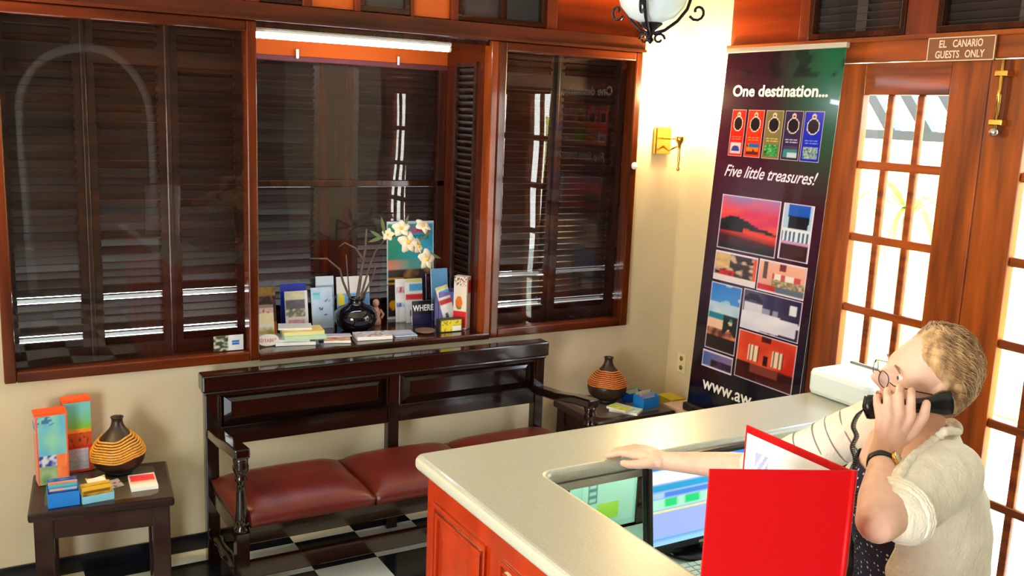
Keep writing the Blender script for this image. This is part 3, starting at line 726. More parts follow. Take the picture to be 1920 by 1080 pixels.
yel = [c(226, 170, 30), c(240, 196, 70), c(120, 80, 20)]
card_box('card_dispenser', .388, 3.868, R(6), .118, .07, .03, .05, c(130, 196, 216), 'pale blue card tray holding curled yellow leaflets', [(yel, .055), (yel, .06)])
yl = thing('leaflet', 'yellow leaflet with dark photo lying across the back of the card tray', 'leaflet', (.42, 3.95, ZT))
paint('leaflet_sheet', (.372, 3.925, ZT+.006), (.98, .18, .0), (-.1, .9, .42), .075, .075, lambda u, v: mixc(c(220, 170, 50), c(70, 50, 24), (vn(u*4, v*5, 2)-.4)*3), 14, 14, t=.001, parent=yl, curl=.008)
lf = thing('leaflet', 'grey leaflet fanned out right of the yellow cards', 'leaflet', (.47, 3.95, ZT))
paint('leaflet_sheet', (.438, 3.94, ZT+.001), (.94, .3, .0), (-.2, .95, .22), .07, .06, lambda u, v: mixc(c(176, 164, 172), c(60, 50, 54), (vn(u*5, v*6, 5)-.55)*4), 12, 12, t=.001, parent=lf)
cp = thing('card_pack', 'white pack of cards with a red band, front right on the side table', 'card pack', (.575, 3.955, ZT))
M_ = Matrix.Translation((.575, 3.95, 0)) @ Matrix.Rotation(R(-3), 4, 'Z')
B().box(-.052, .052, -.075, .075, ZT, ZT+.016, M_).build('card_stack', M_card, cp, bevel=.001)
def redcard(u, v):
    if v > .45 and .04 < u < .96 and v < .92: return mixc(c(236, 60, 70), c(130, 20, 30), (vn(u*8, v*6, 9)-.6)*4) if v < .75 else c(232, 70, 84)
    return mixc(c(250, 170, 150), c(245, 240, 235), (.45-v)*4) if v < .45 else c(245, 238, 235)
paint('card_face', M_ @ V((-.051, -.074, ZT+.0162)), M_.to_3x3() @ V((1, 0, 0)), M_.to_3x3() @ V((0, 1, 0)), .102, .148, redcard, 18, 18, t=.0006, parent=cp)
# corner table leaflets
blu = [c(120, 170, 190), c(160, 190, 190), c(110, 150, 160)]
card_box('card_dispenser', 3.215, 3.975, R(8), .125, .08, .062, .075, c(12, 124, 214), 'bright blue card box at the right end of the corner table', [([c(170, 160, 200), c(200, 210, 190)], .075), ([c(190, 200, 150), c(210, 210, 190)], .08)])
card_box('card_dispenser', 3.215, 4.10, R(10), .11, .06, .05, .055, c(14, 84, 196), 'dark blue card box behind the bright blue one on the corner table', [([c(160, 200, 190), c(200, 210, 150)], .058)])
def pack(nm, cx, cy, rz, w_, d_, z0, h_, fn, label, cat='leaflet', n=14, edge=None, group=None):
    p_ = thing(nm, label, cat, (cx, cy, z0), 0, group)
    M_ = Matrix.Translation((cx, cy, 0)) @ Matrix.Rotation(rz, 4, 'Z')
    B().box(-w_/2, w_/2, -d_/2, d_/2, z0, z0+h_, M_).build('page_block', edge or M_card, p_, bevel=min(.001, h_/4))
    paint('cover', M_ @ V((-w_/2, -d_/2, z0+h_)), M_.to_3x3() @ V((1, 0, 0)), M_.to_3x3() @ V((0, 1, 0)), w_, d_, fn, n, n+4, t=.0005, parent=p_)
    return p_
pack('leaflet_pack', 3.055, 3.945, R(35), .10, .16, ZT, .014, lambda u, v: mixc(c(150, 190, 196), c(206, 220, 214), vn(u*4, v*4, 2)), 'pale blue pack of leaflets lying in front of the gourd in the corner')
pack('leaflet_pack', 3.025, 3.955, R(20), .095, .12, ZT+.0146, .012, lambda u, v: mixc(c(206, 206, 60), c(130, 170, 110), (vn(u*5, v*5, 3)-.3)*2) if u < .7 else c(170, 190, 190), 'yellow and green leaflets on top of the pale blue pack')
pack('leaflet_pack', 3.165, 4.212, R(80), .085, .12, ZT, .018, lambda u, v: mixc(c(120, 160, 160), c(180, 200, 190), vn(u*5, v*5, 7)), 'grey-green leaflets between the corner gourd and the blue boxes')

# outlet, yellow adapter and push button
so = thing('power_outlet', 'cream double power outlet low on the return wall beside the banner', 'outlet', (XW, 4.165, .66))
B().box(XW-.006, XW, 4.125, 4.20, .605, .72).build('cover_plate', mat('cream_plastic', c(222, 212, 160), .5), so, bevel=.003)
for z in (.635, .69): B().lathe([(.014, 0), (.014, .002), (0, .0022)], (XW-.006, 4.162, z), 16, V((-1, 0, 0))).build('socket', mat('grey_socket_face', c(110, 104, 80), .5), so)
ad = thing('bin', 'small cream box with a yellow lid in the corner behind the table', 'box', (3.555, 4.16, 0))
B().box(3.505, 3.598, 4.10, 4.225, 0, .425).build('box_body', mat('cream_carton', c(200, 178, 110), .6, var=.1, vscale=12), ad, bevel=.004)
B().box(3.50, 3.603, 4.095, 4.23, .425, .468).build('lid', mat('yellow_lid', c(206, 186, 50), .5), ad, bevel=.006)
pb = thing('push_button', 'small white oval push button on the right edge of the window case', 'switch', (3.262, YW-.036, 1.81))
B().lathe([(.012, 0), (.02, .003), (.019, .012), (.012, .018), (0, .019)], (3.25, YW-.036, 1.81), 20, V((0, -1, 0))).build('button_cap', M_card, pb, smooth=True)
st = thing('sticker', 'white card sticker with a blue square low on the left window glass', 'sticker', (1.02, YW+.005, .95))
def amex(u, v):
    if u < .48: return mixc(c(40, 60, 44), c(190, 190, 170), (vn(u*7, v*5, 3)-.45)*4)
    if .62 < u < .86 and .34 < v < .66: return c(30, 90, 190) if not (.46 < v < .52) else c(150, 190, 230)
    return c(206, 214, 222)
paint('sticker_face', (.95, YW+.0055, .945), (1, 0, 0), (0, 0, 1), .135, .072, amex, 40, 24, t=.0008, parent=st)
# ================================================================== NICHE DISPLAY
ZS = NZ+.0012
def sheet_stand(nm, x0, x1, y, h, fn, label, lean=14, tw=0, t=.008, cat='brochure', z0=None, nx=20, ny=30, roll=0, group=None, m=None):
    """brochure(s) standing and leaning back, base line at y"""
    k = thing(nm, label, cat, ((x0+x1)/2, y, z0 or ZS), R(tw), group)
    w_ = x1-x0; v = V((math.sin(R(roll))*math.cos(R(lean)), math.sin(R(lean)), math.cos(R(lean))*math.cos(R(roll)))); u = V((math.cos(R(roll)), 0, -math.sin(R(roll))))
    M_ = frame_M(u*(-w_/2), u, v)
    B().box(0, w_, 0, h, -t, 0, M_).build('page_block', M_card, k, local=True)
    paint('cover', u*(-w_/2), u, v, w_, h, fn, nx, ny, t=.0005, m=m, parent=k, local=True)
    return k
def pocket(nm, cx, cy, w_, d_, h, label, m, tw=0, parent=None, back=None):
    k = thing(nm, label, 'brochure holder', (cx, cy, ZS), R(tw))
    b = B(); hw = w_/2
    b.box(-hw, hw, -d_/2, -d_/2+.002, 0, h); b.box(-hw, -hw+.002, -d_/2, d_/2, 0, h); b.box(hw-.002, hw, -d_/2, d_/2, 0, h); b.box(-hw, hw, -d_/2, d_/2, 0, .002)
    b.build('clear_pocket', m, k, local=True)
    B().box(-hw, hw, d_/2-.002, d_/2, 0, back or h*1.35).build('back_plate', m, k, local=True)
    return k
def dark_tour(u, v):
    if v > .82: return mixc(c(90, 70, 30), c(180, 140, 50), vn(u*6, v*20, 1))
    if v < .3: return mixc(c(220, 110, 20), c(120, 40, 10), vn(u*4, v*9, 2))
    return mixc(c(30, 14, 12), c(150, 60, 40), (vn(u*7, v*9, 3)-.5)*3)
sheet_stand('brochure', 1.232, 1.330, 4.60, .245, dark_tour, 'dark brochure with orange photos, tallest at the left end of the niche', 10)
def white_tour(u, v):
    if v > .9: return c(150, 130, 120)
    if v > .78: return mixc(c(230, 190, 190), c(120, 60, 60), (vn(u*8, v*22, 3)-.55)*4)
    if v > .52: return mixc(c(250, 246, 220), c(240, 230, 170), vn(u*4, v*6, 2))
    if v > .42: return c(240, 238, 230)
    return mixc(c(176, 164, 40), c(240, 230, 200), (vn(u*5, v*8, 5)-.3)*2)
sheet_stand('brochure', 1.192, 1.278, 4.46, .185, white_tour, 'white and olive brochure behind the oval sign in the niche corner', 10)
hs = thing('oval_sign', 'white oval stand with red lettering at the left front of the niche', 'sign', (1.228, 4.395, ZS))
M_ = frame_M((1.228, 4.40, ZS+.028), (1, 0, 0), (0, .34, .94))
b = B(); pts = [(.05*math.copysign(abs(math.cos(a))**.8, math.cos(a)), .028*math.copysign(abs(math.sin(a))**.9, math.sin(a))) for a in [2*math.pi*q/28 for q in range(28)]]
b.prism(pts, -.003, .003, M_); b.build('oval_plate', M_card, hs)
text('lettering', 'TABEK', M_ @ V((-.022, -.0105, .0032)), (1, 0, 0), (0, .34, .94), .024, M_txt_red, hs, width=.064)
b = B()
for q in range(24):
    a0, a1 = 2*math.pi*q/24, 2*math.pi*(q+1)/24
    b.prism([(-.034+.0095*math.cos(a0), .0095*math.sin(a0)), (-.034+.0095*math.cos(a1), .0095*math.sin(a1)), (-.034+.007*math.cos(a1), .007*math.sin(a1)), (-.034+.007*math.cos(a0), .007*math.sin(a0))], .003, .0036, M_)
b.prism([(-.036, -.003), (-.032, -.003), (-.032, .003), (-.036, .003)], .003, .0036, M_); b.build('ring_emblem', M_txt_red, hs)
M_bluep = mat('blue_plastic', c(20, 50, 170), .35)
pocket('brochure_holder', 1.452, 4.70, .135, .045, .09, 'blue backed holder with a white brochure, third from the left in the niche', M_acryl, 0, back=.2)
bb = sheet_stand('brochure', 1.385, 1.520, 4.715, .235, lambda u, v: c(24, 50, 176), 'blue board standing behind the white car brochure', 6, t=.004)
def car_tour(u, v):
    if u < .04 or u > .86: return c(226, 226, 230)
    if v > .78: return mixc(c(206, 200, 160), c(230, 226, 200), vn(u*6, v*14, 2))
    if v > .56: return mixc(c(110, 106, 116), c(80, 76, 90), vn(u*5, v*9, 3))
    if v > .36: return mixc(c(120, 116, 90), c(220, 216, 196), (vn(u*7, v*11, 4)-.55)*5)
    if v < .30 and .1 < u < .82: return mixc(c(222, 168, 176), c(200, 130, 140), (vn(u*14, int(v*50), 5)-.5)*3)
    return c(228, 222, 222)
sheet_stand('brochure', 1.392, 1.512, 4.655, .205, car_tour, 'white brochure with grey car photo and pink panel in the blue holder', 9)
def blue_tour(u, v):
    if .08 < u < .45 and .72 < v < .88: return mixc(c(60, 170, 180), c(120, 210, 214), vn(u*5, v*5, 1)) if v > .8 else c(140, 206, 226)
    if (.3 < u < .55 and .45 < v < .52) or (.6 < u < .9 and .66 < v < .72) or (.55 < u < .8 and .3 < v < .34):
        return c(60, 70, 90) if vn(u*20, v*40, 2) > .45 else c(190, 214, 236)
    return mixc(c(176, 206, 236), c(206, 220, 240), vn(u*3, v*6, 3))
sheet_stand('brochure', 1.535, 1.648, 4.66, .215, blue_tour, 'pale blue brochure left of the black vase', 10)
pocket('brochure_holder', 1.625, 4.735, .11, .03, .16, 'clear holder with white sheets behind the pale blue brochure', M_acryl, 0, back=.25)
sheet_stand('brochure', 1.578, 1.675, 4.72, .262, lambda u, v: c(206, 220, 232) if v > .85 or int(v*26) % 5 else c(150, 180, 204), 'white sheets in the clear holder behind the pale blue brochure', 6)
def sunny(u, v):
    if v > .66: return c(226, 220, 214)
    if (u-.12)**2*1.4+(v-.52)**2 < .02: return c(222, 200, 40)
    return mixc(c(50, 130, 206), c(120, 180, 226), vn(u*3, v*5, 3))
sheet_stand('poster', 1.690, 1.875, 4.715, .255, sunny, 'blue and white card with a yellow sun, behind the black vase', 7, cat='poster', t=.004)
# vase with branches and flowers
vx, vy = 1.735, 4.57
vs = thing('round_vase', 'squat glossy black vase holding dry branches and plumeria in the niche', 'vase', (vx, vy, ZS))
M_vase = mat('glossy_black_ceramic', c(12, 12, 20), .08, coat=.5)
B().lathe([(.05, 0), (.066, .004), (.098, .03), (.113, .066), (.108, .098), (.084, .124), (.05, .138), (.038, .15), (.042, .168), (.046, .172), (.04, .172), (.034, .155), (.02, .14)], (vx, vy, ZS), 44).build('vase_body', M_vase, vs, smooth=True)
M_twig = mat('dry_twig', c(96, 78, 66), .8, var=.3, vscale=40); M_leafg = mat('dull_green_leaf', c(96, 116, 70), .5)
M_petal = mat('cream_petal', c(246, 232, 204), .5, var=.06, vscale=40); M_ycen = mat('yellow_petal_centre', c(240, 190, 40), .5)
sp = thing('flower_spray', 'bare twigs with cream plumeria blossoms standing in the black vase', 'flowers', (vx, vy, ZS+.02))
o_ = V((vx, vy, ZS+.10))
def twig(pts, r): B().tube([o_+V(p) for p in pts], [r*(1-.55*i/(len(pts)-1)) for i in range(len(pts))], 7).build('twig', M_twig, sp)
twig([(0, 0, -.09), (.01, .0, .08), (.03, .005, .2), (.05, .0, .33), (.055, 0, .43)], .011)
twig([(0, 0, -.08), (-.03, .01, .07), (-.065, .02, .16), (-.08, .02, .22), (-.15, .02, .28), (-.24, .02, .285)], .008)
twig([(0.04, 0, .27), (0, .01, .33), (-.06, .01, .36), (-.09, .01, .34)], .006)
twig([(0, 0, -.08), (.03, -.01, .1), (.065, -.01, .22), (.10, -.01, .31), (.15, -.01, .37), (.23, -.01, .40)], .007)
twig([(0, .01, -.08), (.05, .02, .08), (.10, .02, .17), (.12, .02, .24)], .008)
twig([(0, 0, -.06), (.06, .01, .09), (.14, .0, .12), (.20, 0, .135)], .004)
twig([(.0, 0, -.07), (-.04, -.01, .1), (-.05, -.01, .2), (-.055, 0, .3)], .005)
B().tube([o_+V((.005, -.012, -.06)), o_+V((.008, -.012, .06))], .013, 8).build('stem_wrap', mat('ochre_stem', c(150, 116, 30), .6), sp)
def blossom(p, r, face, seed):
    rd = random.Random(seed); f_ = V(face).normalized(); u = f_.orthogonal().normalized(); v = f_.cross(u); p = o_+V(p); b = B()
    for k in range(5):
        a = 2*math.pi*k/5+rd.uniform(-.15, .15); dv = u*math.cos(a)+v*math.sin(a); sv = -u*math.sin(a)+v*math.cos(a); rows = []
        for q in range(7):
            s = q/6; wd = r*.42*math.sin(math.pi*min(.93, s*.86+.12))**.8; lift = f_*(r*.30*s-r*.22*s*s*1.6)
            c0 = p+dv*r*s+lift
            rows.append([c0-sv*wd+f_*r*.08, c0, c0+sv*wd*1.05-f_*r*.03])
        for a_, q_ in zip(rows[:-1], rows[1:]):
            for i in range(2): b.quad(a_[i], a_[i+1], q_[i+1], q_[i])
    bl_ = b.build('blossom', M_petal, sp, smooth=True); md = bl_.modifiers.new('thick', 'SOLIDIFY'); md.thickness = .0016
    B().sphere(p+f_*r*.08, r*.2).build('blossom_centre', M_ycen, bl_, smooth=True)
for i, (p, r, fc) in enumerate((((.165, -.02, .40), .034, (-.6, -1, .3)), ((.235, -.03, .43), .05, (-.2, -1, .6)), ((.265, -.05, .36), .06, (.1, -1, .25)), ((.36, -.03, .44), .048, (.2, -.8, .8)), ((.325, -.045, .335), .048, (.7, -1, .5)), ((.375, -.05, .265), .058, (.3, -1, .2)))): blossom(p, r, fc, i)
b = B()
for (x, z, a, l) in ((.14, .38, 150, .09), (.15, .40, 105, .10), (.15, .39, 195, .1), (.25, .42, 70, .09), (.35, .36, 40, .08), (.37, .30, -20, .11), (.31, .33, 120, .07), (.40, .25, 150, .08), (.30, .36, 10, .08)):
    dv = V((math.cos(R(a)), -.1, math.sin(R(a)))); sv = V((-math.sin(R(a)), 0, math.cos(R(a)))); p = o_+V((x, -.015, z)); q = 5; L_ = []
    for k in range(q+1): s = k/q; L_.append((p+dv*l*s-sv*l*.1*math.sin(math.pi*s), p+dv*l*s+sv*l*.1*math.sin(math.pi*s)))
    for A_, C_ in zip(L_[:-1], L_[1:]): b.quad(A_[0], C_[0], C_[1], A_[1])
b.build('leaves', M_leafg, sp)
twig([(.22, -.01, .40), (.27, -.02, .40), (.32, -.02, .36), (.35, -.03, .29)], .004)
# poster leaning on the back glass
def summer(u, v):
    if u < .025 or u > .975 or v < .02 or v > .98: return c(226, 230, 236)
    if v > .60: return mixc(c(40, 150, 120), c(60, 176, 214), u*1.6-.3+.3*(vn(u*4, v*4, 2)-.5))
    if v > .5: return mixc(c(230, 130, 90), c(90, 160, 150), u*2)
    if v > .1 and u > .35: return mixc(c(50, 40, 50), c(170, 120, 60), (vn(u*6, v*9, 4)-.52)*4)
    if v < .2 and u < .25: return c(230, 160, 20) if (u-.13)**2+(v-.15)**2*3 < .008 else c(40, 30, 36)
    if .35 < v < .44 and u < .34 and int(v*70) % 2: return c(220, 160, 40)
    return c(44, 34, 34)
po = sheet_stand('poster', 1.985, 2.265, 4.742, .54, summer, 'tall turquoise and black poster leaning at the back of the niche', 3, cat='poster', t=.004, nx=36, ny=60)
vv_ = V((0, math.sin(R(3)), math.cos(R(3))))
text('lettering', 'SUMMER', V((.0, 0, 0))+vv_*.475+V((0, -.001, 0)), (1, 0, 0), vv_, .05, mat('magenta_lettering', c(226, 50, 110), .5), po, width=.118, local=True, bold=.002)
text('lettering', 'POSTER', V((.012, 0, 0))+vv_*.438+V((0, -.001, 0)), (1, 0, 0), vv_, .036, mat('teal_lettering', c(20, 120, 150), .5), po, width=.10, local=True, bold=.001)
# right-hand group
M_violet = mat('violet_acrylic', c(120, 110, 180), .25)
pocket('brochure_holder', 2.085, 4.655, .155, .05, .10, 'clear tiered holder left of the black magazine, holding white brochures', M_acryl, 0, back=.18)
def bizcard(u, v):
    if v > .72 and v < .9 and u > .2: return c(80, 160, 206)
    if .5 < v < .66: return c(190, 40, 50)
    if v < .3 and .2 < u < .5 and v > .14: return c(80, 80, 84)
    if v > .9: return c(206, 200, 120)
    return c(222, 222, 220)
sheet_stand('brochure', 2.05, 2.15, 4.63, .24, bizcard, 'white brochure with blue and red blocks in the clear tiered holder', 7)
sheet_stand('brochure', 2.005, 2.06, 4.665, .235, leaflet(21, [c(60, 90, 190), c(200, 60, 50), c(220, 220, 226)]), 'narrow violet and red brochure left of the white one in the tiered holder', 6)
mg = sheet_stand('magazine', 2.062, 2.178, 4.575, .128, lambda u, v: c(18, 16, 20) if v > .42 else c(30, 26, 74), 'black magazine with white capital lettering in the niche', 8, cat='magazine')
vv8 = V((0, math.sin(R(8)), math.cos(R(8))))
text('lettering', 'WHERE', V((-.052, 0, 0))+vv8*.073+V((0, -.001, 0)), (1, 0, 0), vv8, .046, M_txt_white, mg, width=.122, bold=.001, local=True)
sheet_stand('booklet', 2.205, 2.33, 4.70, .25, lambda u, v: mixc(c(26, 16, 30), c(120, 30, 60), (vn(u*5, v*7, 3)-.62)*5), 'dark maroon booklet behind the tilted white leaflet', 6, cat='booklet')
pocket('brochure_holder', 2.235, 4.50, .135, .05, .19, 'violet tinted holder with cyan corners behind the yellow card box', M_violet, 0, back=.2)
def cyanc(u, v): return c(40, 190, 206) if v < .3 else c(120, 110, 176)
sheet_stand('brochure', 2.172, 2.298, 4.475, .12, cyanc, 'cyan and violet sheet at the front of the violet holder', 5, t=.003)
sheet_stand('brochure', 2.198, 2.268, 4.455, .205, bizcard, 'white leaflet with blue and red blocks, tilted sideways in the violet holder', 8, roll=-14, z0=ZS+.025)
sheet_stand('brochure', 2.262, 2.318, 4.525, .19, lambda u, v: mixc(c(230, 190, 40), c(220, 110, 40), (vn(u*5, v*8, 4)-.45)*4), 'yellow leaflet sticking out right of the tilted white one', 8, roll=24, z0=ZS+.03, t=.003)
def bluegrad(u, v): return mixc(c(40, 70, 130), c(120, 180, 226), v*1.2-.1+.3*(vn(u*3, v*4, 2)-.5))
sheet_stand('booklet', 2.215, 2.315, 4.645, .285, bluegrad, 'tall pale blue booklet behind the white and red carton', 8, cat='booklet', tw=0)
rb = thing('carton', 'tall white and red carton with an orange fruit at the right end of the niche', 'box', (2.275, 4.415, ZS), R(-52))
B().box(-.038, .038, -.025, .025, 0, .285).build('carton_body', mat('cream_card', c(232, 220, 206), .5), rb, bevel=.0015, local=True)
def fruit(u, v):
    if v < .34: return c(214, 26, 32) if v > .02 else c(230, 220, 210)
    e = (u-.42)**2*2.2+(v-.5)**2*9
    if e < .16: return mixc(c(240, 140, 30), c(220, 80, 20), vn(u*5, v*9, 2)) if v > .43 or e < .08 else c(70, 120, 50)
    if v > .82 and vn(u*12, v*30, 4) > .56: return c(110, 60, 50)
    return c(234, 222, 206)
paint('front_print', (-.0375, -.0254, .001), (1, 0, 0), (0, 0, 1), .075, .283, fruit, 22, 60, t=.0005, parent=rb, local=True)
paint('side_print', (.0384, -.0245, .001), (0, 1, 0), (0, 0, 1), .049, .283, lambda u, v: c(206, 24, 34) if v > .68 and v < .93 and u > .3 else c(230, 214, 200), 12, 40, t=.0005, parent=rb, local=True)
yc_ = thing('card_box', 'yellow and white business card box at the front right of the niche', 'card holder', (2.185, 4.385, ZS))
B().box(2.118, 2.252, 4.355, 4.40, ZS, ZS+.068).build('box_body', mat('dark_card_tray', c(40, 34, 20), .5), yc_, bevel=.002)
def yellowc(u, v):
    if u < .04 or u > .96 or v < .05 or v > .95: return c(60, 54, 20)
    if v < .5 and u > .55: return c(236, 236, 214)
    return c(226, 210, 30) if vn(u*12, int(v*9), 2) > .38 else c(160, 140, 20)
paint('front_print', (2.12, 4.3545, ZS+.002), (1, 0, 0), (0, 0, 1), .130, .064, yellowc, 30, 16, t=.0006, parent=yc_)
# flat things along the sill
M_page = mat('page_edges', c(226, 226, 196), .6, var=.08, vscale=150, vstretch=(.05, .05, 1))
z = ZS
for i, (cx, cy, rz, w_, d_, h_, fn, lb, ed) in enumerate((
    (1.365, 4.43, -12, .19, .15, .016, lambda u, v: c(224, 226, 220), 'white magazine at the bottom of the pile in the niche', M_card),
    (1.352, 4.44, -14, .17, .14, .010, lambda u, v: c(226, 224, 226), 'white booklet second from the bottom of the niche pile', M_card),
    (1.400, 4.405, -6, .20, .13, .022, lambda u, v: c(150, 200, 170), 'pale green edged book in the middle of the niche pile', mat('green_page_edges', c(190, 222, 190), .6)),
    (1.398, 4.410, -8, .195, .13, .018, lambda u, v: mixc(c(226, 190, 60), c(236, 220, 150), (vn(u*4, v*4, 2)-.3)*2), 'yellow covered book on the niche pile', mat('yellow_page_edges', c(230, 220, 160), .6)),
    (1.372, 4.445, -16, .16, .11, .008, lambda u, v: c(226, 226, 220), 'white leaflet lying on top of the yellow book', M_card))):
    pack('book', cx, cy, R(rz), w_, d_, z, h_, fn, lb, 'book', edge=ed); z += h_+.0008
pack('leaflet_pack', 1.565, 4.375, R(-18), .13, .09, ZS, .012, lambda u, v: mixc(c(190, 60, 50), c(210, 206, 160), (vn(u*4, v*4, 3)-.35)*3), 'small red and green leaflets lying between the book pile and the white magazines')
pack('leaflet_pack', 1.575, 4.435, R(-12), .16, .06, ZS+.0128, .003, lambda u, v: c(206, 206, 226), 'thin lilac sheets lying behind the red and green leaflets')
def scribble(u, v): return c(60, 40, 60) if vn(u*10, v*14, 3) > .62 else (c(200, 60, 80) if .4 < u < .75 and .3 < v < .42 else c(226, 220, 228))
pack('magazine', 1.755, 4.385, R(-8), .18, .12, ZS, .018, scribble, 'white magazine with dark printed drawings on the sill in front of the vase', 'magazine', 24)
pack('leaflet_pack', 1.915, 4.43, R(-10), .15, .07, ZS, .006, lambda u, v: c(206, 206, 216) if u > .1 else c(150, 150, 160), 'flat white leaflet on the sill between the vase and the violet holder')
pack('leaflet_pack', 1.925, 4.365, R(-4), .12, .05, ZS, .005, lambda u, v: mixc(c(110, 150, 206), c(176, 196, 226), v), 'flat light blue leaflet at the sill edge, right of the white magazine')
ds = thing('dish', 'small brown round dish lying on the sill left of the yellow card box', 'dish', (2.05, 4.385, ZS))
B().lathe([(.03, 0), (.05, .008), (.054, .016), (.048, .015), (.03, .006), (0, .005)], (2.05, 4.385, ZS), 28).build('dish_bowl', mat('brown_ceramic', c(130, 96, 76), .35), ds, smooth=True)
fg = thing('figurine', 'small pinkish carved figurine half hidden behind the black vase', 'ornament', (1.885, 4.665, ZS))
B().lathe([(.028, 0), (.03, .02), (.022, .045), (.026, .065), (.018, .085), (.010, .095), (.017, .108), (.018, .122), (.010, .134), (0, .137)], (1.885, 4.665, ZS), 18).build('body', mat('pink_terracotta', c(200, 150, 130), .6, var=.3, vscale=60), fg, smooth=True)
B().tube([(1.885-.02, 4.655, ZS+.08), (1.885-.036, 4.645, ZS+.055), (1.885-.022, 4.64, ZS+.035)], .007, 8).tube([(1.885+.02, 4.655, ZS+.08), (1.885+.036, 4.645, ZS+.055), (1.885+.022, 4.64, ZS+.035)], .007, 8).build('arms', MATS['pink_terracotta'], fg)

# ================================================================== ROLL-UP BANNER
BN0 = V((3.4, 3.845, .54)); bu = V((0, -1, 0)); bv = V((.1, 0, 1.89)).normalized(); bnn = bu.cross(bv)
bw, bh = .775, 1.893
bt = thing('roll_up_banner', 'tall dark roll-up banner with hotel photos standing before the glazed doors', 'banner', (3.44, 3.45, .50))
def bp(u, v, n=0): return BN0+bu*u+bv*v+bnn*n
def sheet(u, v):
    g_ = max(0, min(1, (u-.45)*2.2))*max(0, min(1, (v-.60)*4)); base = mixc(c(66, 14, 40), c(34, 10, 30), abs(v-.68)*2.4)
    if v < .35: base = mixc(base, c(12, 8, 30), (.35-v)*4)
    cc = mixc(base, c(6, 96, 62), g_*.9)
    if v > .93 and vn(u*9, v*30, 5) > .55+.2*abs(u-.7): cc = mixc(cc, c(6, 20, 16), .8)
    return cc
M_sheet = print_mat('satin_banner_print', .2, coat=.35)
paint('banner_sheet', bp(0, 0), bu, bv, bw, bh, sheet, 30, 90, t=.0012, m=M_sheet, parent=bt)
B().box(-.006, bw+.006, bh-.008, bh+.016, -.012, .012, frame_M(BN0, bu, bv)).build('top_rail', mat('pale_aluminium', c(214, 208, 196), .3, metal=.4), bt, bevel=.003)
B().box(3.37, 3.48, 3.845-bw-.01, 3.855, .50, .545).build('base_cassette', M_blacksoft, bt, bevel=.01)
B().tube([bp(bw/2, 0, -.03)+V((.0, 0, -.03)), bp(bw/2, bh, -.012)], .008, 8).build('support_pole', M_chrome, bt)
def bprint(nm, u0, v0, u1, v1, fn, nx=20, ny=24, frame=c(226, 214, 240), fr=.012):
    w_, h_ = u1-u0, v1-v0
    def f2(u, v):
        if u*w_ < fr*.55 or (1-u)*w_ < fr*.55 or v*h_ < fr*.55 or (1-v)*h_ < fr*.55: return frame
        return fn(u, v)
    return paint(nm, bp(u0, v0, .0013), bu, bv, w_, h_, f2, nx, ny, t=.0005, m=M_sheet, parent=bt)
def tagfn(col, pc, dark, tx):
    def fn(u, v):
        x, y = (u-.5)*.118, (v-.70)*.238; r = math.hypot(x, y)
        if r < .034: return dark
        if r < .039: return c(236, 230, 214)
        kx, ky = x, y-.046; kr = math.hypot(kx, ky)
        if kr < .0135: return c(70, 40, 36) if kr < .005 else mixc(c(206, 150, 130), c(250, 226, 214), (ky+.013)*30)
        if .10 < u < .9 and .05 < v < .30: return pc(( u-.1)/.8, (v-.05)/.25)
        if .14 < u < .86 and .335 < v < .42 and tx and vn(u*26, int(v*42), 3) > .44 and int(v*42) % 2: return tx
        return col
    return fn
def mot(*cs, sc=4, sd=1): return lambda u, v: mixc(mixc(cs[0], cs[1], vn(u*sc, v*sc, sd)*1.6-.3), cs[-1], (vn(u*sc*1.7, v*sc*1.7, sd+3)-.55)*4)
drk = c(32, 14, 26)
for (u0, u1, cc, pc, tx) in ((.088, .188, c(226, 34, 26), lambda u, v: c(50, 60, 140) if (u-.5)**2+(v-.3)**2*.7 < .13 and v > .2 else c(206, 190, 206), c(250, 130, 90)),
    (.204, .316, c(230, 50, 20), lambda u, v: c(30, 100, 170) if v > .62 and u > .2 else (c(240, 120, 30) if v > .3 and vn(u*5, v*5, 2) > .4 else c(90, 30, 24)), c(250, 140, 90)),
    (.330, .446, c(126, 112, 66), mot(c(20, 90, 40), c(60, 170, 90), c(130, 206, 120)), c(210, 206, 130)),
    (.458, .573, c(50, 34, 78), lambda u, v: c(70, 60, 90) if v > .7 else (c(190, 210, 226) if v < .45 and u > .3 else c(60, 130, 140)), c(220, 210, 236)),
    (.582, .700, c(12, 34, 190), mot(c(60, 100, 120), c(190, 214, 206), c(40, 60, 60), sc=7), c(120, 160, 240))):
    bprint('hanger_print', u0, 1.361, u1, 1.598, tagfn(cc, pc, drk, tx), 30, 60, c(232, 206, 206), .006)
def sunset(u, v):
    hz = .46-.1*(u-.3)
    if v < hz-.02:
        if u < .42 and v > .34: return c(16, 6, 18)
        return mixc(c(60, 10, 30), c(236, 60, 40), max(0, 1-abs(v-.37-.1*(.5-u))*7)) if v > .12 else c(20, 8, 24)
    if v < hz+.14*math.exp(-((u-.3)/.3)**2)+.05*vn(u*7, 0, 2): return c(18, 8, 18)
    s = vn(u*2.2+v*2, v*7-u*1.5, 4)
    return mixc(mixc(c(246, 90, 60), c(206, 40, 90), s*1.4), c(120, 130, 200), (v-.72)*3.5*(s+.2))
def terrace(u, v):
    if v < .28: return c(60, 20, 30)
    if v < .33: return c(196, 150, 190)
    if v < .56: return c(220, 230, 240) if (int(u*14) % 2 or v > .52) else c(50, 90, 140)
    if (u < .22-.12*(v-.6)) or u > .86+.1*(v-.6): return c(170, 200, 230)
    if v < .8: return c(16, 20, 34) if vn(u*5, v*5, 2) > .3 else c(40, 70, 130)
    return c(26, 84, 190)
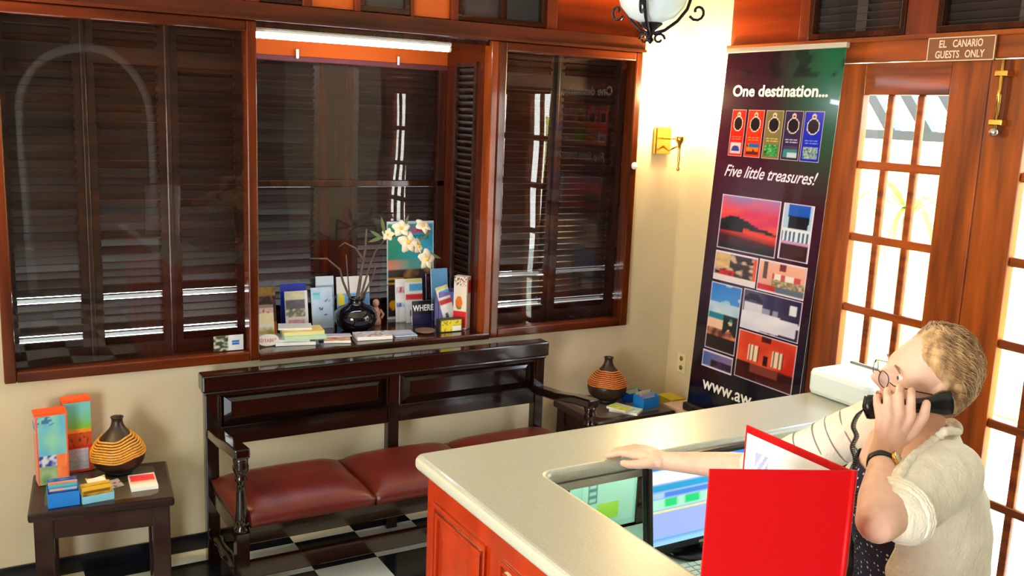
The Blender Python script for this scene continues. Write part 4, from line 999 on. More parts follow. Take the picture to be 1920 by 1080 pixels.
def dining(u, v):
    if v < .22: return c(226, 216, 220)
    if u < .36 and v > .45: return mixc(c(190, 150, 100), c(230, 200, 150), vn(u*6, v*12, 2))
    if .14 < u < .5 and v < .42: return mixc(c(206, 24, 30), c(60, 16, 20), (vn(u*9, v*9, 3)-.5)*4)
    if u > .9: return c(220, 80, 50)
    return mixc(c(50, 30, 34), c(200, 170, 150), (vn(u*8, v*8, 5)-.52)*5)
def pinkroom(u, v):
    if v < .22: return c(200, 50, 60) if u < .4 else c(90, 110, 130)
    if v < .46 and u > .3: return mixc(c(120, 110, 90), c(210, 190, 150), (vn(u*16, v*16, 3)-.4)*3)
    if .3 < u < .9 and .46 < v < .62: return c(240, 226, 226) if (.36 < u < .48 or .58 < u < .76) else c(200, 80, 80)
    if .44 < u < .58 and .74 < v < .95: return c(120, 30, 40)
    if .1 < u < .2 and v > .4: return c(90, 60, 60)
    return mixc(c(226, 150, 140), c(236, 180, 160), v)
def beach(u, v):
    if v > .72: return mixc(c(60, 140, 226), c(30, 110, 206), (v-.72)*3) if vn(u*3, v*6, 2) < .6 else c(150, 200, 240)
    if v > .56: return mixc(c(120, 180, 230), c(220, 236, 246), vn(u*3, v*6, 3))
    if u > .5 and .26 < v < .62 and vn(u*6, v*8, 4) > .38: return c(24, 40, 40)
    if v > .47: return c(30, 130, 160)
    if v > .34: return c(236, 200, 170)
    if v > .22: return mixc(c(90, 50, 50), c(230, 140, 110), (vn(u*5, v*8, 6)-.4)*3)
    return c(34, 20, 34)
def whitebed(u, v):
    if v < .5-.12*abs(u-.4) and (u < .94 or v > .3) and v > .1*u: return mixc(c(206, 210, 240), c(240, 240, 255), vn(u*3, v*4, 2))
    if .04 < u < .36 and v < .68: return c(214, 214, 236)
    if .36 < u < .62 and v < .62 and vn(u*9, 1, 3) > .4: return c(150, 150, 190)
    if .8 < u < .93 and .6 < v < .86: return c(226, 230, 250)
    if v > .72 and u < .36 and abs((u-.18)**2*9+(v-.6)**2*3-.2) < .12: return c(26, 20, 40)
    return mixc(c(70, 64, 110), c(40, 36, 70), u)
def redroom(u, v):
    for a in (.2, .62):
        if a < u < a+.18 and .42 < v < .74: return c(250, 226, 200) if int(u*42) % 3 else c(90, 30, 20)
    if v < .2: return c(70, 16, 20)
    if v < .36: return c(130, 60, 50) if .25 < u < .75 else c(60, 20, 24)
    if .4 < u < .58 and v > .86: return c(70, 20, 20)
    if .47 < u < .55 and .4 < v < .6: return c(60, 14, 14)
    return mixc(c(206, 40, 20), c(240, 100, 60), (vn(u*3, v*3, 2)-.3)*1.8)
def dusk(u, v): return mixc(c(60, 100, 170), c(130, 110, 160), u*1.2) if v > .5 or u < .3 else mixc(c(60, 50, 90), c(40, 26, 50), (vn(u*5, v*5, 2)-.3)*3)
for a in ((.087, .878, .504, 1.160, sunset, 48, 36), (.522, .884, .717, 1.158, terrace, 30, 40), (.086, .709, .398, .864, dining, 40, 26), (.409, .706, .722, .866, pinkroom, 44, 28), (.084, .335, .312, .695, beach, 30, 44), (.327, .497, .722, .700, whitebed, 44, 30), (.328, .240, .724, .488, redroom, 48, 34), (.078, .232, .309, .324, dusk, 26, 16)):
    bprint('photo_print', a[0], a[1], a[2], a[3], a[4], a[5], a[6])
text('headline', 'One destination...', bp(.070, 1.666, .0016), bu, bv, .078, M_txt_white, bt, width=.632, bold=.0022)
text('tagline', 'Five little treasures!', bp(.075, 1.256, .0016), bu, bv, .085, mat('lilac_white_lettering', c(246, 226, 250), .4), bt, width=.63, shear=.42, bold=.0008)
text('web_address', 'www.aw', bp(.105, .112, .0016), bu, bv, .098, M_txt_white, bt, width=.37, bold=.0015)
# ================================================================== RECEPTION COUNTER
ct = thing('countertop', 'pale speckled L-shaped countertop with a rounded white edge', 'countertop', (1.25, 2.28, 1.025))
XL, XI, YO, YI, XE = 1.105, 1.385, 2.44, 2.14, 2.985
def arc(cx, cy, r, a0, a1, n=6): return [(cx+r*math.cos(R(a0+(a1-a0)*k/n)), cy+r*math.sin(R(a0+(a1-a0)*k/n))) for k in range(n+1)]
pts = arc(XL+.02, .27, .02, 180, 270, 4)+[(XI, .25)]+[(XI, YI-.03)]+arc(XI+.03, YI-.03, .03, 180, 90, 5)+[(XE, YI)]+arc(XE-.03, YO-.03, .03, 0, 90, 5)+arc(XL+.035, YO-.035, .035, 90, 180, 6)
o = B().prism(pts, 1.025, 1.07).build('slab', M_stone, ct, smooth=False); bv_ = o.modifiers.new('bullnose', 'BEVEL'); bv_.width = .019; bv_.segments = 4; bv_.limit_method = 'ANGLE'; bv_.angle_limit = R(50)
cb = thing('reception_counter', 'polished cherry wood reception counter with raised panels under the pale top', 'counter', (1.3, 1.6, 0))
XC = 1.143
B().box(XC, XC+.05, .28, 2.405, .08, 1.0245).box(XC+.05, 2.95, 2.355, 2.405, .08, 1.0245).build('carcass', M_cab, cb, bevel=.004)
B().box(XC+.02, XC+.06, .30, 2.38, 0, .08).box(XC+.05, 2.93, 2.34, 2.385, 0, .08).build('plinth_board', M_blacksoft, cb)
y1 = 2.355
M_groove = wood('dark_cherry_moulding', c(92, 26, 16), c(130, 50, 26), .12, .8)
while y1 > .6:
    y0 = y1-.325; z0, z1 = .17, .945; b = B(); x = XC
    def fr_(b, d0, d1, x0, x1):
        b.box(x0, x1, y0+d0, y1-d0, z0+d0, z0+d1); b.box(x0, x1, y0+d0, y1-d0, z1-d1, z1-d0); b.box(x0, x1, y0+d0, y0+d1, z0+d1, z1-d1); b.box(x0, x1, y1-d1, y1-d0, z0+d1, z1-d1)
    fr_(b, 0, .011, x-.009, x+.002); fr_(b, .024, .036, x-.011, x+.002); m_ = b.build('panel_moulding', M_cab, cb, bevel=.0035)
    b = B(); fr_(b, .011, .024, x-.002, x+.002); b.build('moulding_groove', M_groove, cb)
    b = B(); q = [V((x-.001, yy, zz)) for yy, zz in ((y1-.036, z0+.036), (y0+.036, z0+.036), (y0+.036, z1-.036), (y1-.036, z1-.036))]
    p = [V((x-.012, yy, zz)) for yy, zz in ((y1-.085, z0+.085), (y0+.085, z0+.085), (y0+.085, z1-.085), (y1-.085, z1-.085))]
    for k_ in range(4): b.quad(q[k_], q[(k_+1) % 4], p[(k_+1) % 4], p[k_])
    b.quad(*p); b.build('raised_panel', M_cab, cb)
    y1 -= .40
# inside of the counter
M_teal = mat('pale_green_board', c(176, 226, 206), .5)
bd = thing('notice_board', 'pale green-white board with notices inside the counter under the ledge', 'notice board', (1.62, 2.35, .76))
B().box(1.395, 1.875, 2.335, 2.353, .748, 1.02).build('board', M_teal, bd, bevel=.002)
B().box(1.50, 1.60, 2.325, 2.335, .80, 1.0).build('dark_folder_pocket', mat('dark_green_card', c(24, 60, 54), .5), bd)
def form(u, v):
    if .12 < u < .30 and v > .3: return c(100, 140, 134) if (.12 < u < .15 or .27 < u < .30 or v > .93 or v < .34 or int(v*30) % 3 == 0) else c(190, 220, 210)
    if u > .45 and v > .62 and int(v*26) % 3 == 0 and vn(u*9, v*40, 2) > .35: return c(110, 150, 146)
    return c(196, 232, 216)
nt1 = thing('notice', 'printed white form pinned inside the counter next to the dark monitor', 'notice', (1.76, 2.334, .77))
paint('notice_sheet', (1.655, 2.3345, .770), (1, 0, 0), (0, 0, 1), .205, .235, form, 40, 40, t=.0008, parent=nt1)
nt2 = thing('sticky_note', 'yellow-green note stuck low on the printed form inside the counter', 'notice', (1.75, 2.333, .80))
paint('note_sheet', (1.715, 2.3328, .785), (1, 0, 0), (0, 0, 1), .085, .055, lambda u, v: mixc(c(170, 220, 60), c(190, 230, 90), v), 8, 8, t=.0008, parent=nt2)
B().box(1.40, 2.93, 2.143, 2.158, 1.002, 1.0248).build('ledge_fascia', M_stone, cb)
B().box(1.875, 2.93, 2.33, 2.353, .08, 1.02).build('shadow_board', M_maho, cb)  # dark board stands in for the shadowed wall behind the monitor
dk = thing('desk', 'low dark work desk inside the reception counter under the monitor', 'desk', (2.0, 2.0, 0))
B().box(1.20, 2.92, 1.78, 2.325, .705, .745).build('desk_top', mat('grey_green_laminate', c(150, 170, 156), .5, var=.05), dk, bevel=.004)
for x in (1.25, 2.05, 2.86): B().box(x-.02, x+.02, 1.82, 2.30, 0, .705).build('leg', M_maho, dk, bevel=.003)
mo = thing('monitor', 'black flat monitor with a lit blue and green screen behind the counter', 'monitor', (1.93, 2.09, .7455), R(0))
T_ = Matrix.Translation((-.0, -.03, .034)) @ Matrix.Rotation(R(-7), 4, 'X')
B().box(-.215, .215, 0, .03, 0, .29, T_).box(-.15, .15, .03, .055, .04, .25, T_).build('housing', M_black, mo, bevel=.006, local=True)
B().lathe([(.11, 0), (.115, .006), (.10, .014), (0, .016)], (0, .03, 0), 28).box(-.03, .03, .015, .04, .01, .12).build('stand', M_black, mo, local=True)
def screen(u, v):
    if v > .93: return c(40, 120, 236)
    if v > .84: return c(206, 226, 250)
    if v > .76: return c(236, 240, 250)
    if .66 < v < .76: return c(30, 150, 206) if u < .9 else c(220, 230, 240)
    if .58 < v < .66: return c(150, 200, 230) if u < .12 else c(60, 130, 220)
    if .44 < v < .58: return c(20, 206, 120) if (.12 < u < .24 or .32 < u < .46 or .56 < u < .7) and v > .46 else c(160, 226, 206)
    if .40 < v < .44: return c(230, 236, 120)
    if .07 < v < .10: return c(60, 170, 220)
    if v < .06: return c(140, 200, 246)
    return c(150, 172, 236)
paint('screen', T_ @ V((-.197, -.0008, .026)), (1, 0, 0), T_.to_3x3() @ V((0, 0, 1)), .394, .248, screen, 40, 50, t=.0006, m=print_mat('lit_screen', .2, emit=.6), parent=mo, local=True)
B().box(-.02, .02, -.0018, 0, .008, .016, T_).build('maker_badge', M_chrome, mo, local=True)
kb = thing('keyboard', 'pale keyboard on the desk in front of the monitor', 'keyboard', (1.90, 1.93, .7455), R(-4))
B().box(-.21, .21, -.07, .07, 0, .018).build('body', mat('putty_plastic', c(176, 196, 176), .5), kb, local=True, bevel=.004)
b = B()
for r_ in range(5):
    for q in range(15): b.box(-.2+q*.0265, -.178+q*.0265, -.06+r_*.0245, -.040+r_*.0245, .018, .025)
b.build('keys', mat('pale_keys', c(200, 214, 196), .5), kb, local=True)
ft_ = thing('paper_stack', 'loose pale papers on the desk left of the monitor', 'paper', (1.64, 2.05, .7455))
B().box(1.55, 1.70, 1.95, 2.17, .7455, .76).build('sheets', M_card, ft_)
mc = thing('office_machine', 'white rounded desk machine at the far end of the countertop', 'machine', (2.86, 2.29, 1.07))
b = B(); b.prism([(2.735+x, 2.145+y) for x, y in rr(.24, .29, .035)], 1.071, 1.168); b.build('machine_body', mat('bluish_white_plastic', c(226, 240, 244), .4), mc, bevel=.018)
B().box(2.95, 2.965, 2.16, 2.42, 1.10, 1.176).build('rear_tray', mat('grey_plastic', c(120, 116, 110), .5), mc, bevel=.002)
yf = thing('ring_binder', 'dark binder with a yellow edge lying on the desk below the ledge', 'binder', (2.55, 2.1, .7455))
B().box(2.40, 2.72, 1.95, 2.22, .7455, .79).build('cover', M_blacksoft, yf, bevel=.003)
B().box(2.405, 2.715, 1.945, 1.952, .752, .784).build('spine_label', mat('yellow_label', c(226, 206, 30), .5), yf)
us = thing('added_ledge_light', 'slim greenish strip light, added unseen under the ledge to brighten the board', 'light', (1.9, 2.22, 1.02))  # hidden strip added to brighten and green-tint the inside of the counter
B().box(1.45, 2.45, 2.165, 2.20, 1.012, 1.0245).build('housing', M_white, us)
B().tube([(1.47, 2.18, 1.008), (2.43, 2.18, 1.008)], .0045, 10).build('tube', mat('added_green_tube', (1, 1, 1), .5, emit=(.72, 1, .86), es=30), us)
# open red folder standing on the counter
fo = thing('red_folder', 'upright open red folder with a white sheet, standing on the near end of the counter', 'folder', (1.371, 1.094, 1.0705))
zb, zt_ = 1.0715, 1.456; sp_ = V((1.371, 1.094, 0))
def leaf(d, nm, th=.0045, m=M_red_cover):
    d = V(d); n = V((-d.y, d.x, 0)).normalized()*th/2; pts = [sp_-n, sp_+d-n, sp_+d+n, sp_+n]
    return B().prism([(p.x, p.y) for p in pts], zb, zt_).build(nm, m, fo, bevel=.0015)
leaf((-.238, .116, 0), 'front_cover'); leaf((.006, .276, 0), 'back_cover')
leaf_in = B().prism([(1.366, 1.0985), (1.141, 1.2085), (1.1418, 1.2101), (1.3668, 1.1001)], zb+.006, zt_-.012).build('pocket_lining', mat('white_lining_paper', c(226, 230, 240), .5), fo)
B().tube([(1.374, 1.092, zb), (1.374, 1.092, zt_)], .0065, 8).build('spine', M_red_cover, fo)
def logo(u, v):
    if .10 < u < .26 and .80 < v < .915:
        s = (u-.10)/.16+(v-.80)/.115*-.55
        return c(240, 240, 250) if abs(s-.08) < .07 or abs(s-.48) < .05 or abs((u-.10)/.16-.5) > .46 else c(160, 166, 196)
    return c(236, 234, 240)
ps = thing('letter_sheet', 'white letter sheet with a small grey striped emblem inside the red folder', 'paper', (1.365, 1.23, 1.072))
M_ = V((-1, 0, 0))
paint('sheet', (1.3728, 1.362, zb+.004), (-.006, -.276, 0), (0, 0, 1), .255, .366, logo, 60, 90, t=.0008, m=PAPER, parent=ps)
# ================================================================== PERSON
HC = D(1736, 711, 2.2)
a_ = R(2)
F_ = (-CR*.985 - CD*.17).normalized()          # face direction: to the left in the photo
U0 = (CR*.17 - CD*.985).normalized()
tl = R(20); Uh = (U0*math.cos(tl) - CF*math.sin(tl)).normalized()
Fh = (F_*math.cos(a_) + CF*math.sin(a_)); Fh = (Fh-Uh*Fh.dot(Uh)).normalized()
Lh = Uh.cross(Fh)
HM = Matrix((Lh, Fh, Uh)).transposed().to_4x4(); HM.translation = HC      # x left, y forward, z up
HS = 1.0
S1, E1, W1 = D(1778, 880, 2.07), D(1646, 978, 1.885), D(1655, 862, 2.05)
S2, E2, W2 = D(1648, 790, 2.42), D(1445, 880, 2.58), D(1243, 864, 2.74)
pe = thing('person', 'older woman in cream cardigan phoning behind the counter, right hand on the ledge', 'person', (2.02, 1.40, 0))
def ga(d, s): return math.exp(-(d/s)**2)
def head_pt(n):
    """head surface for a unit direction, local axes x left, y forward, z up"""
    x, y, z = n.x*.073, n.y*.094, n.z*.114
    if z < 0:
        t_ = -z/.114; x *= 1-.30*t_**1.6; y = y*(1-.10*t_) if y > 0 else y*(1-.42*t_)
        if y > 0: y += .010*t_
    else: y -= .006*(z/.114)
    if y > 0:
        y += .024*ga(x, .0125)*ga(z+.022, .020)*1 + .014*ga(x, .010)*ga(z+.006, .022)           # nose
        y += .004*ga(z-.030, .014)*ga(x, .05)                                                    # brow
        for s in (-1, 1):
            y -= .013*ga(x-s*.031, .017)*ga(z-.006, .013)                                        # eye sockets
            y += .004*ga(x-s*.040, .016)*ga(z+.030, .02)                                         # cheeks
        y += .0075*ga(x, .021)*(ga(z+.056, .006)+ga(z+.069, .0065)) - .003*ga(x, .024)*ga(z+.0625, .003)
        y += .010*ga(x, .022)*ga(z+.094, .015) - .004*ga(x, .03)*ga(z+.080, .006)
        x *= 1+.03*ga(z+.03, .03)
    return V((x, y, z))*HS
def head_mesh(b, seg=88, n=72):
    rr_ = []
    for k in range(n+1):
        ph = math.pi*k/n; rr_.append([HM @ head_pt(V((math.sin(ph)*math.cos(2*math.pi*q/seg), math.sin(ph)*math.sin(2*math.pi*q/seg), -math.cos(ph)))) for q in range(seg)])
    b.rings(rr_[1:-1])
b = B(); head_mesh(b)
for s in (-1, 1):      # ears
    c0 = HM @ (V((s*.073, -.012, -.008))*HS); M_ = (HM.to_3x3() @ Matrix.Rotation(R(-12*s), 3, 'Z') @ Matrix.Diagonal((.35, .72, 1.15)))
    b.sphere(c0, .028, M_, 18, 12)
# neck, torso, legs
latd = (S2-S1); latd.z = 0; latd.normalize(); fd = V((-latd.y, latd.x, 0)); 
if fd.x > 0: fd = -fd
SM = (S1+S2)/2
nb_ = V((SM.x, SM.y, SM.z+.02))-fd*.02; nt_ = HC + Fh*-.012 - Uh*.10
b.limb([nb_-V((0, 0, .05)), nb_*.5+nt_*.5, nt_+Uh*.03], [.062, .055, .056], 20)
def body_c(z):
    t_ = max(0, min(1, (SM.z-z)/.5)); return V((SM.x+.05*t_, SM.y-.01*t_, z)) - fd*.015
TOR = [(.74, .150, .115), (.80, .185, .135), (.88, .185, .130), (.96, .165, .120), (1.04, .163, .120), (1.12, .170, .128), (1.20, .178, .128), (1.27, .180, .112), (1.32, .172, .090), (1.355, .130, .070), (1.385, .075, .055)]
def ring(z, a, d, n=36, k=0, th0=0, th1=360):
    cc = body_c(z); out = []
    for q in range(n):
        th = R(th0+(th1-th0)*q/(n if th1-th0 == 360 else n-1)); bust = 1+.22*max(0, math.sin(th))*math.exp(-((z-1.18)/.07)**2)
        out.append(cc+latd*(a+k)*math.cos(th)+fd*(d+k)*math.sin(th)*bust)
    return out
b.rings([ring(*t_) for t_ in TOR])
for s in (-1, 1):
    hp = body_c(.80)+latd*s*.09; kn = V((hp.x, hp.y, .44))+fd*.02; an = V((hp.x, hp.y, .08))-fd*.02
    b.limb([hp, kn, an], [.088, .055, .038], 18); b.limb([V((an.x, an.y, .035)), V((an.x, an.y, .032))+fd*.15], [.034, .030], 14)
# arms
b.limb([S1, S1.lerp(E1, .5), E1], [.058, .050, .044], 18); b.limb([E1, E1.lerp(W1, .35), E1.lerp(W1, .8), W1], [.043, .043, .031, .027], 18)
b.limb([S2, S2.lerp(E2, .5), E2], [.056, .048, .042], 18); b.limb([E2, E2.lerp(W2, .35), E2.lerp(W2, .8), W2], [.041, .040, .030, .026], 18)
# left hand gripping the handset
def fing(b, pts, r0, r1): b.limb(pts, [r0+(r1-r0)*i/(len(pts)-1) for i in range(len(pts))], 12)
mcp = [(1651, 790, 2.045), (1668, 781, 2.035), (1687, 777, 2.03), (1707, 781, 2.032)]
pip = [(1645, 758, 2.06), (1664, 746, 2.045), (1686, 740, 2.04), (1708, 745, 2.042)]
dip = [(1644, 745, 2.088), (1664, 732, 2.08), (1687, 727, 2.076), (1709, 733, 2.076)]
tip = [(1648, 746, 2.108), (1667, 735, 2.104), (1690, 731, 2.10), (1711, 737, 2.10)]
for i in range(4):
    m_, p_, d_, t_ = (D(*q[i]) for q in (mcp, pip, dip, tip))
    b.limb([W1.lerp(m_, .12)+CR*(.012*(i-1.5)/1.5), W1.lerp(m_, .6), m_], [.019, .0155, .0118], 12)
    fing(b, [m_, p_, d_, t_], .0112 if i else .0100, .0078)
b.limb([W1, D(1676, 815, 2.045)], [.026, .027], 14)
fing(b, [D(1672, 838, 2.05), D(1708, 812, 2.045), D(1733, 779, 2.045), D(1737, 757, 2.062)], .0165, .0095)
# right hand laid on the counter edge
hx = V((1.640, 2.235, 1.081)); hd = V((hx.x-W2.x, hx.y-W2.y, 0)).normalized(); hs = V((hd.y, -hd.x, 0))   # hs points to her little-finger side
wr = W2
km = []
for i, (ln, of, sp_a) in enumerate(((.82, -.030, -.014), (.97, -.010, -.004), (.95, .010, .006), (.80, .029, .016))):
    kn = wr+hd*.092*1.0+hs*of; kn.z = 1.102
    ft = wr+hd*(.092+.088*ln)+hs*(of+sp_a); mid = kn.lerp(ft, .45); mid.z = 1.098; ft.z = 1.0795
    m2 = kn.lerp(ft, .75); m2.z = 1.087
    b.limb([wr+hs*of*.5, wr.lerp(kn, .6)+V((0, 0, .004)), kn], [.020, .019, .0145], 12); fing(b, [kn, mid, m2, ft], .0124, .0082)
b.limb([wr, wr+hd*.055-V((0, 0, .008))], [.028, .030], 14)
fing(b, [wr+hd*.012-hs*.02, wr+hd*.045-hs*.05-V((0, 0, .010)), wr+hd*.072-hs*.062-V((0, 0, .016)), wr+hd*.098-hs*.058-V((0, 0, .02))], .0175, .010)
body = b.build('body', M_skin, pe, noweld=True)
rm = body.modifiers.new('skin_surface', 'REMESH'); rm.mode = 'VOXEL'; rm.voxel_size = .0032; rm.use_smooth_shade = True
sm = body.modifiers.new('soften', 'SMOOTH'); sm.factor = .5; sm.iterations = 3
# eyes and lips
M_eye = mat('eye_white', c(240, 236, 232), .15); M_iris = mat('grey_blue_iris', c(70, 84, 100), .2)
for s in (-1, 1):
    e_ = B().sphere(HM @ (V((s*.031, .0642, .004))*HS), .0125, None, 18, 12).build('eye', M_eye, pe, smooth=True)
    B().sphere(HM @ (V((s*.0315, .0720, .003))*HS), .0062, None, 14, 10).build('iris', M_iris, e_, smooth=True)
    b = B(); rows = []
    for k in range(7):      # upper lid: a shell hooding the top of the eyeball
        el = R(34+9*k); rows.append([HM @ ((V((s*.031, .0642, .004))+V((math.sin(R(az))*math.cos(el), math.cos(R(az))*math.cos(el), math.sin(el)))*.0137)*HS) for az in range(-90, 91, 15)])
    b.rings(rows, closed=False, cap=False)
    rows = []
    for k in range(5):
        el = R(-34-12*k); rows.append([HM @ ((V((s*.031, .0642, .004))+V((math.sin(R(az))*math.cos(el), math.cos(R(az))*math.cos(el), math.sin(el)))*.0135)*HS) for az in range(-90, 91, 15)])
    b.rings(rows, closed=False, cap=False); ld = b.build('eyelid', M_skin, pe, smooth=True); ld.modifiers.new('thick', 'SOLIDIFY').thickness = .0012
    b = B(); b.tube([HM @ (V((s*(.031+dx), .0895-abs(dx)*.35, .027+dz))*HS) for dx, dz in ((-.018, -.003), (-.006, .001), (.008, .001), (.02, -.005))], [.0015, .0026, .0026, .0012], 6)
    b.build('eyebrow', mat('ash_brow', c(150, 110, 84), .8), pe)
b = B()
for z_, r_ in ((-.0565, .0042), (-.0685, .0048)): b.tube([HM @ (V((dx, .0965-.35*abs(dx)-(.004 if abs(dx) > .018 else 0), z_+.10*abs(dx)*(-1 if z_ > -.06 else 1)))*HS) for dx in (-.022, -.012, 0, .012, .022)], [.0012, r_*.8, r_, r_*.8, .0012], 8)
b.build('lips', mat('lip', c(200, 110, 104), .4), pe, smooth=True)
# hair: a swept-back cap plus loose strands
M_hair = mat('blonde_hair', c(172, 122, 74), .5, var=.4, vscale=60, vstretch=(1, 1, .15), col2=c(224, 184, 132), sheen=.2)
def hair_lim(z):
    if z > .078: return .050
    if z > .03: return .050-(.078-z)*1.2
    if z > -.03: return -.0076-(.03-z)*.35
    return -.0286-(-.03-z)*.3
def hair_pt(th, ph, off):
    n = V((math.sin(ph)*math.cos(th), math.sin(ph)*math.sin(th), -math.cos(ph))); p = head_pt(n)
    if p.y > 0 and p.z < .09*HS: p = V((p.x, min(p.y, .094*HS), p.z))
    o_ = off*(1+.5*max(0, -n.y)*max(0, n.z+.4)+.35*max(0, n.z)); return p+V((n.x, n.y, n.z))*o_
b = B(); NS, NP = 120, 70; grid = {}
for k in range(NP+1):
    ph = math.pi*(.14+.86*k/NP)
    for q in range(NS):
        th = 2*math.pi*q/NS; off = .015+.004*mnoise.noise(V((math.cos(th)*2.2, math.sin(th)*2.2, ph*1.2)))+.0011*math.sin(ph*30+th*3+3*mnoise.noise(V((math.cos(th)*2, math.sin(th)*2, ph*2))))
        p = hair_pt(th, ph, off); lim = hair_lim(p.z/HS)*HS+.005*mnoise.noise(V((th*9, ph*9, 4)))
        k_ = min(1, max(-.35, (lim-p.y+.003)/.034))
        if k_ < 1: p = hair_pt(th, ph, off*k_)
        grid[k, q] = (b.bm.verts.new(HM @ p), p.y-lim)
for k in range(NP):
    for q in range(NS):
        j = (q+1) % NS; cs_ = [grid[k, q], grid[k, j], grid[k+1, j], grid[k+1, q]]
        if min(x_[1] for x_ in cs_) < .018: b.bm.faces.new([x_[0] for x_ in cs_])
hr = b.build('hair', M_hair, pe, smooth=True)
b = B(); rd = random.Random(5)
for i in range(1500):
    # strands start on the hairline/crown and sweep to the back
    th = rd.uniform(0, 2*math.pi); ph = math.pi*rd.uniform(.30, .97); pts = []; n = 9; o0 = rd.uniform(.012, .018); ok = True
    th1 = th + ((-math.pi/2-th+math.pi) % (2*math.pi)-math.pi)*rd.uniform(.35, .6); ph1 = ph-rd.uniform(.15, .5); jit = rd.uniform(-.1, .1)
    for q in range(n):
        s_ = q/(n-1); tt = th+(th1-th)*s_+jit*math.sin(s_*3); pp_ = max(.4, ph+(ph1-ph)*s_*s_)
        p = hair_pt(tt, pp_, o0+.004*math.sin(s_*3.1)+(rd.uniform(0, .004) if q == n-1 else 0))
        dl = hair_lim(p.z/HS)*HS-p.y
        if dl < -.005: ok = False; break
        if dl < .030: p = hair_pt(tt, pp_, .0035+(o0-.0035)*max(0, dl)/.030)
        pts.append(HM @ p)
    if ok: b.tube(pts, [.0003]+[.0007]*(n-2)+[.0002], 4)
b.build('loose_strands', M_hair, hr, smooth=True)
# glasses
gl = thing('spectacles', 'thin dark-rimmed spectacles worn by the woman on the telephone', 'glasses', tuple(HC))
M_rim = mat('dark_metal_rim', c(60, 44, 40), .3, metal=.8); b = B()
for s in (-1, 1):
    lp = []
    for q in range(29):
        a = 2*math.pi*q/28; x_ = .0235*math.copysign(abs(math.cos(a))**.75, math.cos(a)); z_ = .0165*math.copysign(abs(math.sin(a))**.8, math.sin(a))
        lp.append(HM @ (V((s*(.034)+x_, .111-.30*abs(s*.034+x_)*.45, -.006+z_))*HS))
    b.tube(lp, .0011, 6)
b.tube([HM @ (V((x_, .1105+.003*(1-abs(x_)/.011), .001))*HS) for x_ in (-.011, 0, .011)], .0011, 6); b.build('rims', M_rim, gl)
for s in (-1, 1): B().tube([HM @ (V(p)*HS) for p in ((s*.058, .1005, -.002), (s*.074, .095, -.002), (s*.077, .04, -.004), (s*.078, -.005, -.004), (s*.078, -.02, -.014))], .0013, 6).build('temple_arm', M_rim, gl)
for s in (-1, 1):
    b = B(); cc = [HM @ (V((s*.034+.0225*math.cos(2*math.pi*q/24),   .111-.135*abs(s*.034+.0225*math.cos(2*math.pi*q/24)), -.006+.0155*math.sin(2*math.pi*q/24)))*HS) for q in range(24)]
    f1 = [b.bm.verts.new(p+Fh*.0006) for p in cc]; f0 = [b.bm.verts.new(p-Fh*.0006) for p in cc]; b.bm.faces.new(f1); b.bm.faces.new(f0[::-1])
    for q in range(24): b.bm.faces.new((f0[q], f0[(q+1) % 24], f1[(q+1) % 24], f1[q]))
    b.build('lens', M_acryl, gl)
# telephone handset
hsx = thing('telephone_handset', 'black telephone handset the woman holds against her cheek', 'telephone', tuple(D(1705, 757, 2.1)))
A0, A1 = D(1637, 764, 2.125), D(1772, 757, 2.095)
ax = (A1-A0).normalized(); inn = (CF-ax*CF.dot(ax)).normalized(); upv = inn.cross(ax)
if upv.dot(CD) > 0: upv = -upv
rings = []; L_ = (A1-A0).length; nS = 26
for i in range(nS+1):
    s = i/nS; x_ = -.022+(L_+.044)*s
    e = 1 if .02 < s < .98 else .55
    if s in (0, 1): e = .2
    bulge = max(ga(s-.10, .13), ga(s-.90, .13)); w_ = (.0165+.0115*bulge)*e; d_ = (.012+.009*bulge)*e; of = .016*bulge-.004
    cc = A0+ax*x_+inn*of
    rings.append([cc+upv*w_*math.copysign(abs(math.cos(t_))**.8, math.cos(t_))+inn*d_*math.copysign(abs(math.sin(t_))**.8, math.sin(t_)) for t_ in [2*math.pi*q/20 for q in range(20)]])
B().rings(rings).build('handset_body', M_black, hsx, smooth=True)
path = [D(1618, 768, 2.13), D(1606, 782, 2.13), D(1600, 800, 2.12), D(1606, 818, 2.10), D(1598, 838, 2.08), D(1604, 862, 2.06), D(1600, 890, 2.02), D(1606, 930, 1.98), D(1608, 980, 1.95), D(1606, 1060, 1.93), D(1606, 1140, 1.92)]
def cr(P, t):
    i = min(int(t), len(P)-2); f = t-i; p0 = P[max(i-1, 0)]; p1 = P[i]; p2 = P[i+1]; p3 = P[min(i+2, len(P)-1)]
    return .5*((2*p1)+(-p0+p2)*f+(2*p0-5*p1+4*p2-p3)*f*f+(-p0+3*p1-3*p2+p3)*f**3)
pts = []; N_ = 700
for i in range(N_):
    t = (len(path)-1)*i/(N_-1); p = cr(path, t); a = i*.62; k = .0048 if i > 45 else .0048*i/45
    pts.append(p+CR*k*math.cos(a)+CF*k*math.sin(a))
B().tube(pts, .0013, 6).build('coiled_cord', M_blacksoft, hsx)
